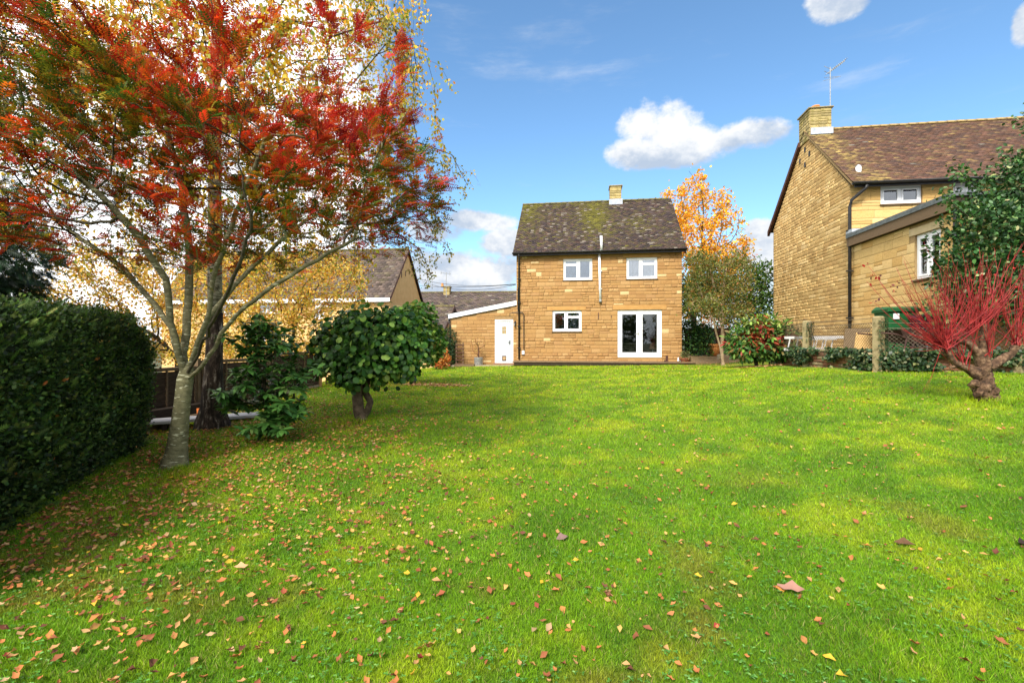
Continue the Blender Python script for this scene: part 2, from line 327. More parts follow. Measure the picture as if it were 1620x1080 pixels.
# ================================================================== masonry, roofs, windows
def stone_proto(seed, col):
    rr = random.Random(seed); gx_ = [0, .12, .5, .88, 1]; gz_ = [0, .22, .78, 1]; vs = []; fs = []
    for j, z in enumerate(gz_):
        for i, x in enumerate(gx_):
            edge = i in (0, 4) or j in (0, 3)
            y = -.62-rr.random()*.12 if edge else -1+rr.uniform(-.22, .22)
            vs.append((min(1, max(0, x+(rr.uniform(-.02, .02) if 0 < i < 4 else 0))), y, z))
    for j in range(3):
        for i in range(4): a = j*5+i; fs.append((a, a+1, a+6, a+5))
    ring = [0, 1, 2, 3, 4, 9, 14, 19, 18, 17, 16, 15, 10, 5]; n = len(vs)
    for k in ring: vs.append((vs[k][0], 0, vs[k][2]))
    for k in range(14): fs.append((ring[k], n+k, n+(k+1) % 14, ring[(k+1) % 14]))
    return np.array(vs), np.array(fs), col
HONEY = [(.45, .26, .085), (.50, .30, .105), (.42, .235, .075), (.37, .20, .065), (.54, .34, .13), (.44, .27, .09), (.47, .27, .085), (.34, .185, .06), (.50, .29, .09), (.45, .26, .10), (.40, .22, .065), (.64, .48, .26)]
HONEY = [((r_*.55+.195)*.84, (g_*.55+.108)*.84, (b_*.55+.036)*.95) for r_, g_, b_ in HONEY[:-1]]+[(.58, .42, .21)]
YELL = [(min(.8, r_*1.2), g_*1.2, b_*1.15) for r_, g_, b_ in [(.50, .325, .125), (.53, .36, .15), (.48, .30, .11), (.45, .28, .10), (.55, .38, .17), (.50, .34, .14), (.47, .29, .105), (.58, .42, .20), (.52, .34, .13)]]
GAB = [(r_*1.42, g_*1.42, b_*1.32) for r_, g_, b_ in [(.40, .27, .12), (.43, .29, .13), (.36, .235, .10), (.33, .21, .09), (.46, .32, .15), (.40, .26, .11), (.38, .24, .10), (.49, .35, .18), (.43, .28, .12)]]
CHM = [(.40, .32, .14), (.34, .27, .12), (.46, .36, .16), (.30, .24, .11)]
def merge(protos, items):
    """items: (proto index, loc, scale) -> V, F, col arrays"""
    Vs, Fs, Cs = [], [], []; n = 0
    for k, loc, sc in items:
        v, f, c = protos[k]; Vs.append(v*np.array(sc)+np.array(loc)); Fs.append(f+n); Cs.append(np.tile(c, (len(v), 1))); n += len(v)
    return np.concatenate(Vs), np.concatenate(Fs), np.concatenate(Cs)
def stone_rects(s0, s1, z0, z1, holes, hs, ws, prof=None, seed=1, gap=.011, quoin=None):
    """coursed rubble: rows of stones, broken at openings and under a sloping top"""
    rr = random.Random(seed); out = []; z = z0; row = 0
    while z < z1-.05:
        h = rr.choice(hs); h = min(h, z1-z); 
        if z1-z-h < .05: h = z1-z
        a, b_ = s0, s1
        if prof: a, b_ = prof(z+h)
        cuts = [(a, b_)]
        for (x0, x1, y0, y1) in holes:
            if y0 < z+h-.02 and y1 > z+.02:
                nc = []
                for (p, q) in cuts:
                    if x1 <= p or x0 >= q: nc.append((p, q)); continue
                    if x0 > p: nc.append((p, x0))
                    if x1 < q: nc.append((x1, q))
                cuts = nc
        for (p, q) in cuts:
            if q-p < .06: continue
            x = p
            while x < q-.001:
                wd = rr.uniform(*ws)*(.75+h*1.7)
                if q-x-wd < ws[0]*.6: wd = q-x
                if quoin and (x+wd >= s1-.01) and rr.random() < .5: pass
                if h > .16 and rr.random() < .22 and wd > ws[0]:      # two thin stones stacked
                    m_ = h*rr.uniform(.4, .6); out.append((x+gap/2, wd-gap, z+gap/2, m_-gap)); out.append((x+gap/2, wd-gap, z+m_+gap/2, h-m_-gap))
                else: out.append((x+gap/2, wd-gap, z+gap/2, h-gap))
                x += wd
        z += h; row += 1
    return out
def lay(wall, rects, cols, mat, key, n_parts=300, depth=.022, y=0, seed=3, weight=None):
    rr = random.Random(seed); protos = []
    for i, c in enumerate(cols): protos.append(stone_proto(i*7+seed, c))
    for i, c in enumerate(cols[:6]): protos.append(stone_proto(i*7+seed+100, c))
    if key not in MESHES: MESHES[key] = [np_mesh('stone', v, f, mat, np.tile(c, (len(v), 1))) for v, f, c in protos]
    ms = MESHES[key]; order = sorted(range(len(rects)), key=lambda i: -(rects[i][1]*rects[i][3]*(weight(rects[i]) if weight else 1)))
    big = set(order[:n_parts]); rest = []
    for i, (x, wd, z, h) in enumerate(rects):
        k = rr.randrange(len(protos)); d = depth*rr.uniform(.75, 1.2)
        if k == len(cols)-1 and rr.random() < .45: k = rr.randrange(len(cols)-1)
        if i in big:
            o = bpy.data.objects.new('stone', ms[k]); o.location = (x, y, z); o.scale = (wd, d, h); link(o, wall)
        else: rest.append((k, (x, y, z), (wd, d, h)))
    if rest:
        V, F, C = merge(protos, rest); obj('stone', np_mesh('stone', V, F, mat, C), wall, kind='stuff')
def wall_mesh(mb, s0, s1, z0, z1, holes, y0, y1):
    xs = sorted({s0, s1, *[h[0] for h in holes], *[h[1] for h in holes]}); xs = [x for x in xs if s0 <= x <= s1]
    for a, b_ in zip(xs[:-1], xs[1:]):
        if b_-a < 1e-4: continue
        hz = sorted([(h[2], h[3]) for h in holes if h[0] < (a+b_)/2 < h[1]]); z = z0
        for p, q in hz:
            if p > z: mb.box(a, b_, y0, y1, z, p)
            z = max(z, q)
        if z < z1: mb.box(a, b_, y0, y1, z, z1)
    return mb
def window(parent, s0, s1, z0, z1, y, layout, sill=True, curtain=None, name='window', glass='glass_up'):
    """uPVC window set back in the wall; layout: list of (fraction0, fraction1, transom fraction or None)"""
    W, H = s1-s0, z1-z0; fr = .065; mb = MB(); yf, yb = y, y+.07
    mb.cbox(s0, s1, yf, yb, z0, z0+fr); mb.cbox(s0, s1, yf, yb, z1-fr, z1); mb.cbox(s0, s0+fr, yf-.0005, yb, z0+fr, z1-fr); mb.cbox(s1-fr, s1, yf-.0005, yb, z0+fr, z1-fr)
    for a, b_, tr in layout[:-1]: x = s0+W*b_; mb.cbox(x-.03, x+.03, yf-.001, yb, z0+fr, z1-fr)
    f = mb.build(name, M['upvc'], parent)
    g = .05
    for a, b_, tr in layout:
        x0 = s0+W*a+(fr if a == 0 else .03); x1 = s0+W*b_-(fr if b_ == 1 else .03); spans = [(z0+fr, z1-fr)]
        if tr: zt = z0+H*tr; spans = [(z0+fr, zt-.0), (zt+.0, z1-fr)]
        for p, q in spans:
            c = MB(); yy = yf-.012
            c.cbox(x0, x1, yy, yb-.01, p, p+g); c.cbox(x0, x1, yy, yb-.01, q-g, q); c.cbox(x0, x0+g, yy+.0005, yb-.01, p+g, q-g); c.cbox(x1-g, x1, yy+.0005, yb-.01, p+g, q-g)
            c.build('casement', M['upvc'], f); MB().box(x0+g-.005, x1-g+.005, yf+.02, yf+.026, p+g-.005, q-g+.005).build('pane', M[glass], f)
    if sill: MB().cbox(s0-.03, s1+.03, yf-.12, yf+.05, z0-.045, z0-.002, .008).build('sill', M['woodx'], f)
    if curtain:
        for (a, b_) in curtain:
            cv = MB(); n = 14; xa, xb = s0+W*a, s0+W*b_; pts = [(xa+(xb-xa)*i/n, yf+.22+.02*math.sin(i*1.9)) for i in range(n+1)]
            vs = [(x, q, z0-.05) for x, q in pts]+[(x, q, z1+.02) for x, q in pts]; cv.add(vs, [(i, i+1, i+n+2, i+n+1) for i in range(n)]); cv.build('curtain', M['curtain'], f)
    return f
def tiles(parent, x0, x1, y0, z0, y1, z1, gauge, tw, colf, seed=5, name='tile', thick=.014, hip=None):
    """overlapping plain tiles on one slope from the eave (y0, z0) to the ridge (y1, z1)"""
    rr = np.random.default_rng(seed); Ls = math.hypot(y1-y0, z1-z0); n = int(Ls/gauge); nx = int((x1-x0)/tw); dy_, dz_ = (y1-y0)/Ls, (z1-z0)/Ls; ny, nz = -dz_, dy_
    r, c = np.meshgrid(np.arange(n+1), np.arange(-1, nx+1), indexing='ij'); r = r.ravel(); c = c.ravel()
    xa = x0+c*tw+(r % 2)*tw*.5+rr.normal(0, .003, len(r)); xb = xa+tw-.006; xa = np.clip(xa, x0, x1); xb = np.clip(xb, x0, x1); ok = xb-xa > .02; r, xa, xb = r[ok], xa[ok], xb[ok]; m = len(r)
    d0 = r*gauge-.01+rr.normal(0, .004, m); d1 = np.minimum(d0+gauge*1.3, Ls); lift = thick*1.6+rr.random(m)*.008; tilt = rr.normal(0, .003, m)
    P = np.zeros((m, 8, 3))
    for k, (xx, dd, hh) in enumerate([(xa, d0, lift-thick), (xb, d0, lift-thick+tilt), (xb, d1, -.001+0*lift), (xa, d1, -.001+0*lift), (xa, d0, lift), (xb, d0, lift+tilt), (xb, d1, thick*.5+0*lift), (xa, d1, thick*.5+0*lift)]):
        P[:, k, 0] = xx; P[:, k, 1] = y0+dd*dy_+hh*ny; P[:, k, 2] = z0+dd*dz_+hh*nz
    b_ = (np.arange(m)*8)[:, None]; F = np.concatenate([b_+np.array(q) for q in ((0, 1, 5, 4), (4, 5, 6, 7), (1, 2, 6, 5), (3, 0, 4, 7))])
    C = np.repeat(colf((xa+xb)/2, d0/Ls, rr, m), 8, 0)
    return obj(name, np_mesh(name, P.reshape(-1, 3), F, M['tile'], C), parent, kind='stuff')
def pipe(parent, pts, r, mat, name='downpipe', br=None):
    o = MB().tube(pts, r, 10).build(name, mat, parent, True)
    if br:
        for z in br: p = pts[-1]; MB().box(p[0]-r*1.7, p[0]+r*1.7, p[1]-r*1.2, p[1]+r*1.6, z-.02, z+.02).build('bracket', mat, o)
    return o
def gutter(parent, x0, x1, y, z, r=.06, name='gutter'):
    mb = MB(); n = 8; vs = []; 
    for x in (x0, x1):
        for rr_ in (r, r-.008):
            for k in range(n+1): q = math.pi*k/n; vs.append((x, y-math.cos(q)*rr_, z-math.sin(q)*rr_))
    m_ = n+1; fs = []
    for k in range(n): fs += [(k, k+1, 2*m_+k+1, 2*m_+k), (m_+k+1, m_+k, 3*m_+k, 3*m_+k+1), (k, m_+k, m_+k+1, k+1), (2*m_+k, 2*m_+k+1, 3*m_+k+1, 3*m_+k)]
    fs += [(0, 2*m_, 3*m_, m_), (n, m_+n, 3*m_+n, 2*m_+n)]
    mb.add(vs, fs); return mb.build(name, M['black'], parent, True)
def roof_base(parent, x0, x1, ye, ze, yr, zr, yb, zb, mat, t=.10, name='roof'):
    """closed gable roof body"""
    return MB().prismx([(ye, ze), (yr, zr), (yb, zb), (yb, zb-t), (yr, zr-t*1.4), (ye, ze-t)], x0, x1).build(name, mat, parent)
# ================================================================== the house at the end of the lawn
HO = (.21, 22.5, 0); HW = 7.40; HD = 6.9
house = empty('detached_house', HO, ROT, 'two storey honey stone house with dark tiled roof at the end of the lawn', 'house')
def hf(px, py): return fac(HO, px, py)
def hrect(x0, y0, x1, y1):
    a, b_ = hf(x0, y1), hf(x1, y0); c, d = hf(x0, y0), hf(x1, y1); return (a[0], b_[0], (a[1]+d[1])/2, (b_[1]+c[1])/2)
W1, W2, W3, FD = hrect(891, 409, 937, 443), hrect(991, 407, 1040, 441), hrect(874, 491, 920, 524), hrect(977, 490, 1047, 565)
EZ = 5.62; RZ = 8.88; RY = 3.45
openings = [W1, W2, W3, FD]
mb = wall_mesh(MB(), 0, HW, .2, EZ, openings, 0, .28); wall = mb.build('wall', M['mortar'], house)
linW = [(W1[0]-.2, W1[1]+.12, W1[3]+.004, W1[3]+.20), (W2[0]-.15, W2[1]+.15, W2[3]+.004, W2[3]+.20), (W3[0]-.25, W3[1]+.2, W3[3]+.004, W3[3]+.20), (FD[0]-.22, FD[1]+.2, FD[3]+.004, FD[3]+.23)]
rc = stone_rects(0, HW, .42, EZ, openings+linW, [.12, .14, .15, .17, .2], (.20, .44), seed=4, gap=.014)
lay(wall, rc, HONEY, M['stone'], 'honey')
lm_ = mat_noise('dressed_lintel', (.36, .19, .06), (.42, .24, .08), 5, .9, .3)
for l in linW: MB().cbox(l[0], l[1], -.026, .01, l[2], l[3]-.008, .006).build('lintel', lm_, wall)
mb = MB().box(.0, .28, .281, HD-.281, .2, EZ).box(HW-.28, HW, .281, HD-.281, .2, EZ).box(0, HW, HD-.28, HD, .2, EZ)
for xa, xb in ((0, .28), (HW-.28, HW)): mb.prismx([(0.02, EZ+.001), (HD-.02, EZ+.001), (RY, RZ-.22)], xa, xb)
mb.build('side_wall', lm_, house)
MB().box(.29, HW-.29, .285, HD-.285, 2.92, 3.05).box(.29, HW-.29, 3.4, 3.5, .45, 2.9).box(.29, HW-.29, 2.9, 3.0, 3.06, EZ).box(3.3, 3.4, .285, 3.39, .45, 2.9).box(.29, HW-.29, .285, 3.39, .40, .45).build('interior', M['room'], house)
def roofcol(base, moss, mc, lich=.04, var=.25):
    def f(x, d, rr, m):
        c = np.array(base)[rr.integers(0, len(base), m)]*(1+rr.normal(0, var, (m, 1))*.8); k = np.clip(moss(x, d)+rr.normal(0, .25, m), 0, 1)[:, None]; c = c*(1-k)+np.array(mc)*k*(1+rr.normal(0, .25, (m, 1)))
        l = rr.random(m) < lich; c[l] = np.array((.21, .18, .15))*rr.uniform(.6, 1.2, (l.sum(), 1)); return np.clip(c, .006, 1)
    return f
def moss1(x, d): return 1.1*np.exp(-((x-3.7-d*.0)/.75)**2-((d-.62)/.36)**2)+.8*np.exp(-((x-.3)/.6)**2-((d-.8)/.35)**2)+.7*np.exp(-((d-1.0)/.09)**2)*(x < 4.5)+.4*np.exp(-((x-5.6)/.5)**2-((d-.45)/.15)**2)+.4*(fbm(x, d*5, 1.3, 3)-.42)
roof = roof_base(house, -.12, HW+.12, -.28, EZ-.06, RY, RZ-.07, HD+.28, EZ-.06, M['darkwood'], .08)
rc1 = roofcol([(.052, .036, .034), (.070, .048, .042), (.040, .030, .032), (.085, .052, .042), (.06, .042, .042)], moss1, (.115, .105, .018), .055)
tiles(roof, -.13, HW+.13, -.30, EZ-.05, RY, RZ-.05, .10, .166, rc1, 5)
tiles(roof, -.13, HW+.13, HD+.30, EZ-.05, RY, RZ-.05, .20, .33, rc1, 6)
def ridge(parent, x0, x1, y, z, col, step=.3):
    n = int((x1-x0)/step); me = None
    for i in range(n):
        if me is None:
            mb = MB(); k = 6; vs = []
            for x, r in ((0, .125), (step-.012, .118)):
                for rr_ in (r, r-.02):
                    for j in range(k+1): q = math.pi*j/k; vs.append((x, -math.cos(q)*rr_, math.sin(q)*rr_*.85))
            m_ = k+1; fs = [(0, m_, 3*m_, 2*m_), (k, 2*m_+k, 3*m_+k, m_+k)]
            for j in range(k): fs += [(j, 2*m_+j, 2*m_+j+1, j+1), (j, j+1, m_+j+1, m_+j), (2*m_+j, 3*m_+j, 3*m_+j+1, 2*m_+j+1)]
            me = MB().add(vs, fs).mesh('ridge_tile', col, True)
        o = obj('ridge_tile', me, parent); o.location = (x0+i*step, y, z+random.uniform(-.006, .006)); o.scale = ((x1-x0)/n/step, 1, 1)
ridge_m = mat_noise('ridge', (.06, .045, .03), (.16, .14, .05), 8, .9, .4)
ridge(roof, -.13, HW+.13, RY, RZ-.10, ridge_m)
for x in (-.135, HW+.105):
    MB().prismx([(-.3, EZ-.20), (-.3, EZ-.07), (RY, RZ-.07), (HD+.3, EZ-.07), (HD+.3, EZ-.20), (RY, RZ-.24)], x, x+.03).build('barge_board', M['black'], roof)
MB().box(-.1, HW+.1, -.27, -.245, EZ-.2, EZ-.085).build('fascia', M['black'], house)
gutter(house, -.16, HW+.16, -.335, EZ-.06)
# chimney
def chimney(parent, x0, x1, y0, y1, z0, z1, cap=.05, key='chim', parts=60, lead=True, cols=CHM):
    ch = MB().box(x0, x1, y0, y1, z0, z1).build('chimney', M['mortar_pale'], parent)
    fr = stone_rects(x0, x1, z0, z1, [], [.11, .14, .17], (.2, .36), seed=8)
    lay(ch, fr, cols, M['chimstone'], key, parts, .02, y0-.001, 9)
    # left side stones on an own upright face
    s = MB().box(0, y1-y0-.002, -.002, 0, 0, z1-z0-.002).build('side_face', M['mortar_pale'], ch); s.location = (x0-.001, y1-.001, z0); s.rotation_euler = (0, 0, -R(90))
    V, F, C = merge([stone_proto(i, c) for i, c in enumerate(cols)], [(random.randrange(len(cols)), (a, -.002, z), (wd, .02, h)) for a, wd, z, h in stone_rects(0, y1-y0, 0, z1-z0, [], [.09, .12, .14], (.2, .4), seed=12)])
    o = obj('stone', np_mesh('stone', V, F, M['chimstone'], C), ch, kind='stuff'); o.location = s.location; o.rotation_euler = s.rotation_euler
    MB().cbox(x0-.06, x1+.06, y0-.06, y1+.06, z1+.001, z1+cap, .012).build('cap', M['conc'], ch); return ch
cs0 = (.1888*(22.5+3.3)-HO[0]); 
def loc_x(px, t, o):          # facade coordinate of a pixel at depth t behind the facade
    r = (px-810)/FPX; ox, oy = o[0]+UY.x*t, o[1]+UY.y*t; return (oy*r-ox)/(UX.x-r*UX.y)
cx0, cx1 = loc_x(965.5, RY-.3, HO), loc_x(983, RY-.3, HO)
ch = chimney(house, cx0, cx1, RY-.32, RY+.32, RZ-.5, 9.48, .06)
MB().box(cx0-.06, cx1+.06, RY-.36, RY-.33, RZ-.42, RZ-.05).build('flashing', M['lead'], ch)
# windows and doors
window(house, *W1, .06, [(0, .52, .72), (.52, 1, None)], curtain=[(.08, .5)])
window(house, *W2, .06, [(0, .47, None), (.47, 1, .70)], curtain=[(.04, .2), (.82, .97)])
w3 = window(house, *W3, .06, [(0, .47, None), (.47, 1, .68)], curtain=[(.55, .97)])
sl = mat_noise('sill_things', (.65, .67, .7), (.8, .8, .82), 4, .5, .05)
# french doors
s0, s1, z0, z1 = FD; fr = .07; mb = MB(); Y0 = .05
mb.cbox(s0, s1, Y0, Y0+.08, z0, z0+.05).cbox(s0, s1, Y0, Y0+.08, z1-fr, z1).cbox(s0, s0+fr, Y0-.0005, Y0+.08, z0+.05, z1-fr).cbox(s1-fr, s1, Y0-.0005, Y0+.08, z0+.05, z1-fr)
fd = mb.build('french_doors', M['upvc'], house); mid = (s0+s1)/2
for k, (a, b_) in enumerate(((s0+fr+.003, mid-.003), (mid+.003, s1-fr-.003))):
    g = .13; y = Y0-.02; p, q = z0+.055, z1-fr-.003
    d = MB().cbox(a, b_, y, y+.07, p, p+.16).cbox(a, b_, y, y+.07, q-g, q).cbox(a, a+g, y+.0005, y+.07, p+.16, q-g).cbox(b_-g, b_, y+.0005, y+.07, p+.16, q-g).build('door', M['upvc'], fd)
    MB().box(a+g-.01, b_-g+.01, y+.03, y+.036, p+.15, q-g+.01).build('pane', M['glass'], fd)
    for hz_ in (.2, .5, .85): MB().tube([(a+.03 if k == 0 else b_-.03, y-.012, p+(q-p)*hz_-.05), (a+.03 if k == 0 else b_-.03, y-.012, p+(q-p)*hz_+.05)], .012, 8).build('hinge', M['upvc'], fd)
MB().box(mid-.06, mid-.03, Y0-.035, Y0-.02, z0+.95, z0+1.15).tube([(mid-.045, Y0-.05, z0+1.07), (mid-.17, Y0-.055, z0+1.07)], .01, 8).build('handle', M['zinc'], fd)
# pipes, boxes, stubs
a = hf(950, 475); b2 = hf(948, 400); c2 = hf(950.5, 375)
sp = MB().tube([(a[0]-.01, -.08, a[1]), (b2[0], -.08, b2[1]-.05)], .055, 12).tube([(b2[0], -.08, b2[1]-.07), (b2[0]+.09, -.34, EZ-.02)], .055, 12).tube([(b2[0]+.09, -.36, EZ-.04), (c2[0], -.40, hf(950, 376)[1])], .055, 12).build('soil_pipe', M['upvc'], house, True)
MB().tube([(a[0]-.01, -.08, a[1]-.10), (a[0]-.01, -.08, a[1]+.02)], .062, 12).build('pipe_end', M['zinc'], sp, True)
for zz in (a[1]+.5, a[1]+1.3): MB().box(a[0]-.08, a[0]+.06, -.11, -.0, zz, zz+.03).build('bracket', M['upvc'], sp)
p0 = hf(821.5, 568); pipe(house, [(.14, -.33, EZ-.12), (.16, -.2, EZ-.3), (p0[0], -.08, EZ-.45), (p0[0], -.08, p0[1])], .04, M['black'], br=[1.2, 2.2, 3.3, 4.4])
q = hf(817.5, 496); MB().tube([(.07, -.05, 4.0), (.07, -.05, hf(817, 492)[1])], .018, 8).build('cable_conduit', M['black'], house)
MB().tube([hf3 for hf3 in [(hf(807, 501)[0], -.06, hf(807, 501)[1]), (hf(807, 497)[0], -.08, hf(807, 496)[1]), (hf(812, 494)[0], -.08, hf(812, 494.5)[1]), (hf(827, 494)[0], -.08, hf(827, 494.5)[1]), (hf(829, 496)[0], -.08, hf(829, 497)[1]), (hf(829, 555)[0], -.08, hf(829, 553)[1])]], .018, 8).build('waste_pipe', M['black'], house)
e = hf(828, 557); MB().cbox(e[0]-.06, e[0]+.06, -.10, -.0, e[1]-.1, e[1]+.07, .01).build('socket_box', sl, house)
e = hf(946.5, 496); MB().box(e[0]-.015, e[0]+.015, -.06, 0, e[1]-.25, e[1]+.05).build('iron_strap', M['rust'], house)
e = hf(967, 500); MB().box(e[0]-.012, e[0]+.012, -.05, 0, e[1]-.05, e[1]+.04).build('iron_strap', M['rust'], house)
# ---- lean-to on the left
LB = .18; LO = tuple(Vector(HO)+UY*LB)
def lf(px, py): return fac(LO, px, py)
A = lf(714, 504); B = lf(813, 484); ltop = lambda s: A[1]+(B[1]-A[1])*(s-A[0])/(B[0]-A[0])
DR = (lf(783, 574)[0], lf(812, 574)[0], lf(797, 574)[1], lf(797, 505.5)[1])
lx0 = A[0]; lx1 = -.003
mb = MB(); mb.prism([(lx0, .0), (DR[0], .0), (DR[0], ltop(DR[0])), (lx0, ltop(lx0))], LB, LB+.22)
mb.prism([(DR[0], DR[3]), (DR[1], DR[3]), (DR[1], ltop(DR[1])), (DR[0], ltop(DR[0]))], LB, LB+.22); mb.prism([(DR[1], 0), (lx1, 0), (lx1, ltop(lx1)), (DR[1], ltop(DR[1]))], LB, LB+.22)
mb.box(DR[0], DR[1], LB, LB+.22, .1, DR[2]-.12)
lw = mb.build('lean_to_wall', M['mortar'], house)
def lprof(z): return (max(lx0, lx0+(z-ltop(lx0))*(B[0]-A[0])/(B[1]-A[1])) if z > ltop(lx0) else lx0, lx1)
rc = stone_rects(lx0, lx1, .3, ltop(lx1), [(DR[0]-.001, DR[1]+.001, DR[2]-.12, DR[3])], [.12, .14, .16, .19], (.22, .44), prof=lprof, seed=14, gap=.013)
lay(lw, rc, HONEY, M['stone'], 'honey', 260, .02, LB, 21)
MB().prism([(lx0-.12, ltop(lx0)+.0), (lx1, ltop(lx1)+.01), (lx1, ltop(lx1)+.22), (lx0-.12, ltop(lx0)+.20)], LB-.10, LB-.05).build('fascia', M['upvc'], house)
MB().prism([(lx0-.2, ltop(lx0)+.12), (lx1, ltop(lx1)+.14), (lx1, ltop(lx1)+.225), (lx0-.2, ltop(lx0)+.205)], LB-.048, LB+5.0).build('lean_to_roof', M['felt'], house)
MB().box(lx0, lx0+.2, LB+.221, LB+5, 0, ltop(lx0)).build('side_wall', lm_, house)
pipe(house, [(lx0-.14, LB+.05, ltop(lx0)+.02), (lx0-.08, LB-.03, ltop(lx0)-.2), (lx0-.04, LB-.06, ltop(lx0)-.35), (lx0-.04, LB-.06, .6)], .04, M['black'])
# plank door
s0, s1, z0, z1 = DR; df = MB().cbox(s0, s0+.075, LB-.01, LB+.1, z0, z1).cbox(s1-.075, s1, LB-.01, LB+.1, z0, z1).cbox(s0+.0755, s1-.0755, LB-.0095, LB+.1, z1-.06, z1).cbox(s0+.0755, s1-.0755, LB-.0095, LB+.1, z0, z0+.06).build('door_frame', M['upvc'], house)
a, b_ = s0+.08, s1-.08; npl = 7; pw = (b_-a)/npl; gl = (a+pw*2.6, a+pw*4.4, z1-.67, z1-.33)
door = MB().box(a+.005, gl[0], LB+.05, LB+.07, z0+.065, z1-.065).box(gl[1], b_-.005, LB+.05, LB+.07, z0+.065, z1-.065).box(gl[0], gl[1], LB+.05, LB+.07, z0+.065, gl[2]).box(gl[0], gl[1], LB+.05, LB+.07, gl[3], z1-.065).build('door', M['doorpaint'], house)
for i in range(npl):
    x0, x1 = a+i*pw+.006, a+(i+1)*pw-.006; segs = [(z0+.065, z1-.065)]
    if x0 < gl[1] and x1 > gl[0]: segs = [(z0+.065, gl[2]-.03), (gl[3]+.03, z1-.065)]
    for p, q in segs: MB().cbox(x0, x1, LB+.03, LB+.05, p, q, .006).build('plank', M['doorpaint'], door)
MB().cbox(gl[0]-.03, gl[1]+.03, LB+.02, LB+.048, gl[2]-.03, gl[2]).cbox(gl[0]-.03, gl[1]+.03, LB+.02, LB+.048, gl[3], gl[3]+.03).cbox(gl[0]-.03, gl[0], LB+.0205, LB+.048, gl[2], gl[3]).cbox(gl[1], gl[1]+.03, LB+.0205, LB+.048, gl[2], gl[3]).build('light_frame', M['doorpaint'], door)
MB().box(gl[0], gl[1], LB+.045, LB+.05, gl[2], gl[3]).build('pane', M['glass'], door)
mb = MB(); xm, zm = (gl[0]+gl[1])/2, (gl[2]+gl[3])/2; mb.tube([(gl[0], LB+.04, zm), (gl[1], LB+.04, zm)], .008, 6).tube([(xm, LB+.04, gl[2]), (xm, LB+.04, gl[3])], .007, 6).build('leading', M['lead'], door)
cx = (a+b_)/2; fl = MB().cbox(cx-.10, cx+.10, LB+.012, LB+.03, z0+.10, z0+.15, .006).cbox(cx-.10, cx+.10, LB+.012, LB+.03, z0+.30, z0+.34, .006).cbox(cx-.10, cx-.07, LB+.013, LB+.03, z0+.15, z0+.30, .006).cbox(cx+.07, cx+.10, LB+.013, LB+.03, z0+.15, z0+.30, .006).build('cat_flap', M['rust'], door)
MB().box(cx-.07, cx+.07, LB+.02, LB+.029, z0+.15, z0+.30).build('flap', mat_noise('flap', (.3, .2, .1), (.38, .26, .13), 5, .5, .1), fl) if False else obj('flap', MB().box(cx-.07, cx+.07, LB+.02, LB+.029, z0+.15, z0+.30).mesh('flap', mat_noise('flap', (.3, .2, .1), (.38, .26, .13), 5, .5, .1)), house)
MB().box(b_-.11, b_-.06, LB+.015, LB+.03, z0+.86, z0+1.06).tube([(b_-.085, LB+.0, z0+.98), (b_-.19, LB-.005, z0+.98)], .011, 8).build('handle', M['black'], door)
MB().cbox(s0-.05, s1+.1, LB-.25, LB-.001, .2, z0-.01, .01).build('doorstep', M['brick'], house) if False else MB().cbox(s0-.05, s1+.1, LB-.25, LB-.03, .2, z0-.01, .01).build('doorstep', mat_noise('brick_step', (.16, .08, .05), (.28, .15, .09), 14, .9, .4), house)
# wall lantern
e = lf(815.5, 512); lt = MB().tube([(e[0], LB-.02, e[1]+.12), (e[0], LB-.10, e[1]+.16), (e[0], LB-.13, e[1]+.08)], .01, 6).lathe([(.0, e[1]+.12), (.03, e[1]+.09), (.075, e[1]+.03), (.08, e[1]+.02)], e[0], LB-.13, 8).lathe([(.05, e[1]-.10), (.03, e[1]-.13), (0, e[1]-.15)], e[0], LB-.13, 8).box(e[0]-.03, e[0]+.03, LB-.02, LB, e[1]-.05, e[1]+.12).build('wall_lantern', M['black'], house)
MB().lathe([(.065, e[1]+.02), (.048, e[1]-.10)], e[0], LB-.13, 6).build('lantern_glass', M['glass'], lt)
# ================================================================== deck
dk0 = -.03; dkz = .615; deck = empty('timber_deck', tuple(Vector(HO)+UX*dk0), ROT, 'low weathered timber deck running along the foot of the main house', 'deck')
for i in range(7):
    y1_ = -.035-i*.145; MB().cbox(-.02, HW+.38, y1_-.138, y1_, dkz-.045, dkz+random.uniform(-.003, .003), .006).build('board', M['woodx'], deck)
MB().cbox(.05, HW+.2, -1.0, -.96, dkz-.17, dkz-.047, .01).build('front_board', M['darkwood'], deck)
for x in (.06, 1.6, 3.2, 4.8, 6.4, 7.5): MB().box(x, x+.1, -.955, -.86, .1, dkz-.047).build('post', M['darkwood'], deck)
# ================================================================== right-hand house
RO = (.699*14.5, 14.5, 0); RG = 1.22; RD = 5.85; RW = 13.0
rh = empty('neighbour_house', RO, ROT, 'tall yellow stone neighbouring house with brown tiled roof at the right edge', 'house')
REZ = 6.20; RRZ = 9.10; RRY = 2.92
def rf(px, py): return fac(RO, px, py)
def rrect(x0, y0, x1, y1): a, b_ = rf(x0, y1), rf(x1, y0); return (a[0], b_[0], a[1], b_[1])
V1 = rrect(1393, 292, 1459, 323.5); V2 = rrect(1508, 288, 1548, 320)
rw = wall_mesh(MB(), 0, RW, RG-.3, REZ, [V1, V2], 0, .25).build('wall', M['mortar_pale'], rh)
rc = stone_rects(0, 5.6, RG-.1, REZ, [V1, V2], [.12, .14, .17, .24], (.3, .62), seed=31)
lay(rw, rc, YELL, M['stone'], 'yellow', 300, .016, 0, 33, weight=lambda r: 1 if r[2] > 3.6 else .2)
